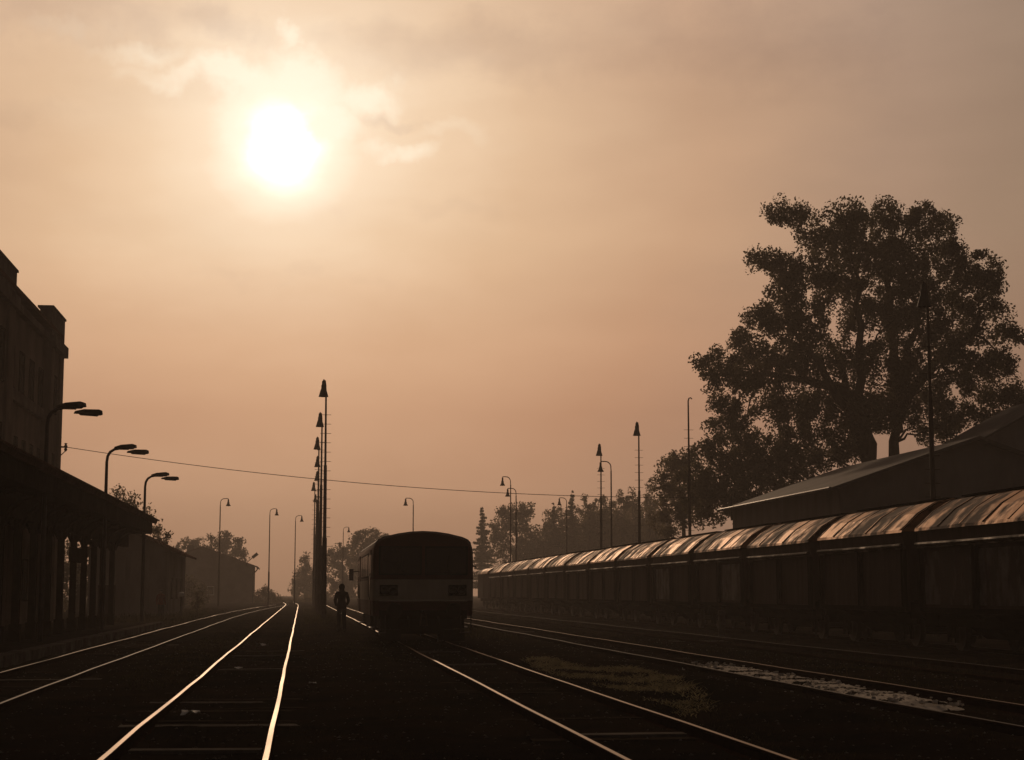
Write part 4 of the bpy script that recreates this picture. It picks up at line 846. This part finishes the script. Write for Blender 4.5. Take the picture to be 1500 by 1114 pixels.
# ------------------------------------------------------------------ grass and gravel
def blades(px_, py_, h, wd, rng, lean=.5):
    n = len(px_); base = np.stack([px_, py_, gz(px_, py_) - .01], 1); a = rng.uniform(0, 2 * np.pi, n); hh = h * rng.uniform(.4, 1.3, n); l_ = hh * lean * rng.uniform(.2, 1.6, n)
    ax = np.stack([np.cos(a), np.sin(a), np.zeros(n)], 1); b_ = rng.uniform(0, 2 * np.pi, n); w = np.stack([np.cos(b_), np.sin(b_), np.zeros(n)], 1) * (wd * rng.uniform(.6, 1.4, n))[:, None]
    mid = base + ax * (l_ * .35)[:, None]; mid[:, 2] += hh * .6; tip = base + ax * l_[:, None]; tip[:, 2] += hh
    q = np.stack([base - w, base + w, mid + w * .7, tip, mid - w * .7], 1)
    return q.reshape(-1, 3)
rng = np.random.default_rng(21)
def patchy(n, x0, x1, y0, y1, thr, rng):
    x = rng.uniform(x0, x1, n); y = y0 + (y1 - y0) * rng.random(n) ** 1.4; v = fbm(x * .9 + 3, y * .45 + 1) + rng.normal(size=n) * .12; k = v > thr
    near = np.min([np.abs(np.abs(x - c) - .75) for c in TRACKS], axis=0); k &= near > .14
    return x[k], y[k]
Vs = []
for (n, x0, x1, y0, y1, thr, h, wd) in ((26000, -4.2, 6.5, 15, 60, .12, .035, .004), (16000, 4.4, 12.8, 15, 70, .05, .045, .005), (14000, 9.9, 15.8, 24, 110, -.1, .08, .007), (8000, -1.5, 3, 40, 130, .0, .06, .008), (5000, -11, -6.2, 86, 150, -.5, .35, .02), (6000, -3.4, -2, 30, 190, .0, .07, .01), (5000, .2, 2.2, 88, 200, -.4, .22, .02), (5000, 5.2, 7.6, 60, 200, -.1, .22, .02)):
    x, y = patchy(n, x0, x1, y0, y1, thr, rng); Vs.append(blades(x, y, h, wd, rng))
tag(npmesh('grass', np.concatenate(Vs), 5, 'grass_dark'), 'sparse dark weeds and grass over the yard ground', 'grass', kind='stuff')
# dry pale grass tongue between the railcar track and the gravel track
def gpt(px, py):
    d = ray(px, py); p = EYE + d * ((EYE.z - .0) / -d.z); return p.x, p.y
poly = [gpt(*q) for q in ((765, 968), (800, 964), (860, 982), (930, 985), (985, 1000), (1020, 1020), (1040, 1038), (1005, 1052), (985, 1036), (930, 1018), (860, 1000), (800, 984))]
def inside(x, y, P):
    r = np.zeros(len(x), bool); j = len(P) - 1
    for i in range(len(P)):
        xi, yi = P[i]; xj, yj = P[j]; c = ((yi > y) != (yj > y)) & (x < (xj - xi) * (y - yi) / (yj - yi + 1e-9) + xi); r ^= c; j = i
    return r
pa = np.array(poly); x = rng.uniform(pa[:, 0].min(), pa[:, 0].max(), 60000); y = rng.uniform(pa[:, 1].min(), pa[:, 1].max(), 60000)
k = inside(x + rng.normal(size=len(x)) * .06, y + rng.normal(size=len(x)) * .3, poly) & (fbm(x * 2.2, y * .8) > -.15 + rng.normal(size=len(x)) * .2)
x, y = x[k][:6500], y[k][:6500]
tag(npmesh('dry_grass', blades(x, y, .06, .006, rng, 2.2), 5, 'grass_dry'), 'tongue of dry yellow grass between railcar track and gravel track', 'grass', kind='stuff')
# pale gravel ridges lying between the rails of the third track
y0g = PXc(1072, 975, 8.6).y; y1g = PXc(1385, 1033, 8.9).y
ya, yb = 23.2, 37.6; nxg, nyg = 22, 220; b = MB(); vs = []
for j in range(nyg):
    for i in range(nxg):
        u = i / (nxg - 1); v = j / (nyg - 1); xx = 8.38 + u * 1.20; yy = ya + v * (yb - ya); ed = min(1, 4 * u, 4 * (1 - u)) * min(1, 14 * v, 14 * (1 - v))
        bump = .012 * math.sin(xx * 9 + yy * 2.1) * math.sin(yy * 4.3 + 1) + .006 * math.sin(xx * 31 + yy * 17) + .005 * math.sin(xx * 57 - yy * 29)
        edge_ = .05 * math.sin(yy * 3.7) + .03 * math.sin(yy * 9.1)
        vs.append((xx + edge_ * (1 - ed), yy + random.uniform(-.012, .012), -.05 + ed * (.118 + 1.3 * bump + random.uniform(-.004, .004))))
fs = []; mi = []
for j in range(nyg - 1):
    for i in range(nxg - 1):
        u = i / (nxg - 1); v = j / (nyg - 1); ph = v * 9.5 + u * .5 + .13 * math.sin(v * 23) + .07 * math.sin(u * 9 + v * 31) + random.uniform(-.06, .06)
        fs.append((j * nxg + i, j * nxg + i + 1, (j + 1) * nxg + i + 1, (j + 1) * nxg + i)); mi.append(1 if ph - math.floor(ph) < .30 else 0)
b.v = vs; b.f = fs; b.mi = mi
for i in range(260):
    gx_ = random.gauss(8.98, .36); gy_ = random.uniform(ya + .2, yb + .4); r_s = random.uniform(.012, .045); gz_ = float(gz(gx_, gy_)) if abs(gx_ - 8.98) > .55 else random.uniform(.06, .08)
    b.box((gx_, gy_, gz_), (r_s * random.uniform(1, 2), r_s * random.uniform(1, 2), r_s), Matrix.Rotation(random.uniform(0, 3), 3, 'Z') @ Matrix.Rotation(random.uniform(-.5, .5), 3, 'X'))
tag(b.build('gravel', ['gravel_pale', 'earth'], None, 'auto'), 'pale gravel heaped in low ridges between the rails', 'gravel', kind='stuff')
# ballast stones scattered over the foreground
n = 3500; x = rng.uniform(-6, 13, n); y = 15 + 45 * rng.random(n) ** 1.6; s = rng.uniform(.008, .030, n); c = np.stack([x, y, gz(x, y) + s * .2], 1)
dirs = np.array([[1, 0, 0], [0, 1, 0], [-1, 0, 0], [0, -1, 0], [0, 0, .8], [0, 0, -.8]]); fc = [(0, 1, 4), (1, 2, 4), (2, 3, 4), (3, 0, 4)]
co = c[:, None, :] + dirs[None] * s[:, None, None] * rng.uniform(.6, 1.3, (n, 6, 1)); tri = np.stack([co[:, f, :] for f in fc], 1).reshape(-1, 3)
tag(npmesh('ballast_stones', tri, 3, 'concrete'), 'scattered small ballast stones over the dark ground', 'stones', kind='stuff')

# ------------------------------------------------------------------ haze
bm_ = MB(); bm_.bbox((-705, -65, -1.5), (705, 725, 33)); hz = bm_.build('haze', 'earth'); hz.data.materials.clear()
hm_ = bpy.data.materials.new('haze_air'); hm_.use_nodes = True; t = hm_.node_tree; t.nodes.clear()
pv = nd(t, 'ShaderNodeVolumePrincipled'); pv.inputs['Density'].default_value = HAZE_DENSITY; pv.inputs['Color'].default_value = (*HAZE_COLOR, 1); pv.inputs['Anisotropy'].default_value = HAZE_G
oo = nd(t, 'ShaderNodeOutputMaterial'); t.links.new(pv.outputs[0], oo.inputs['Volume']); hz.data.materials.append(hm_)
tag(hz, 'warm thin morning mist filling the whole yard', 'haze', kind='stuff')
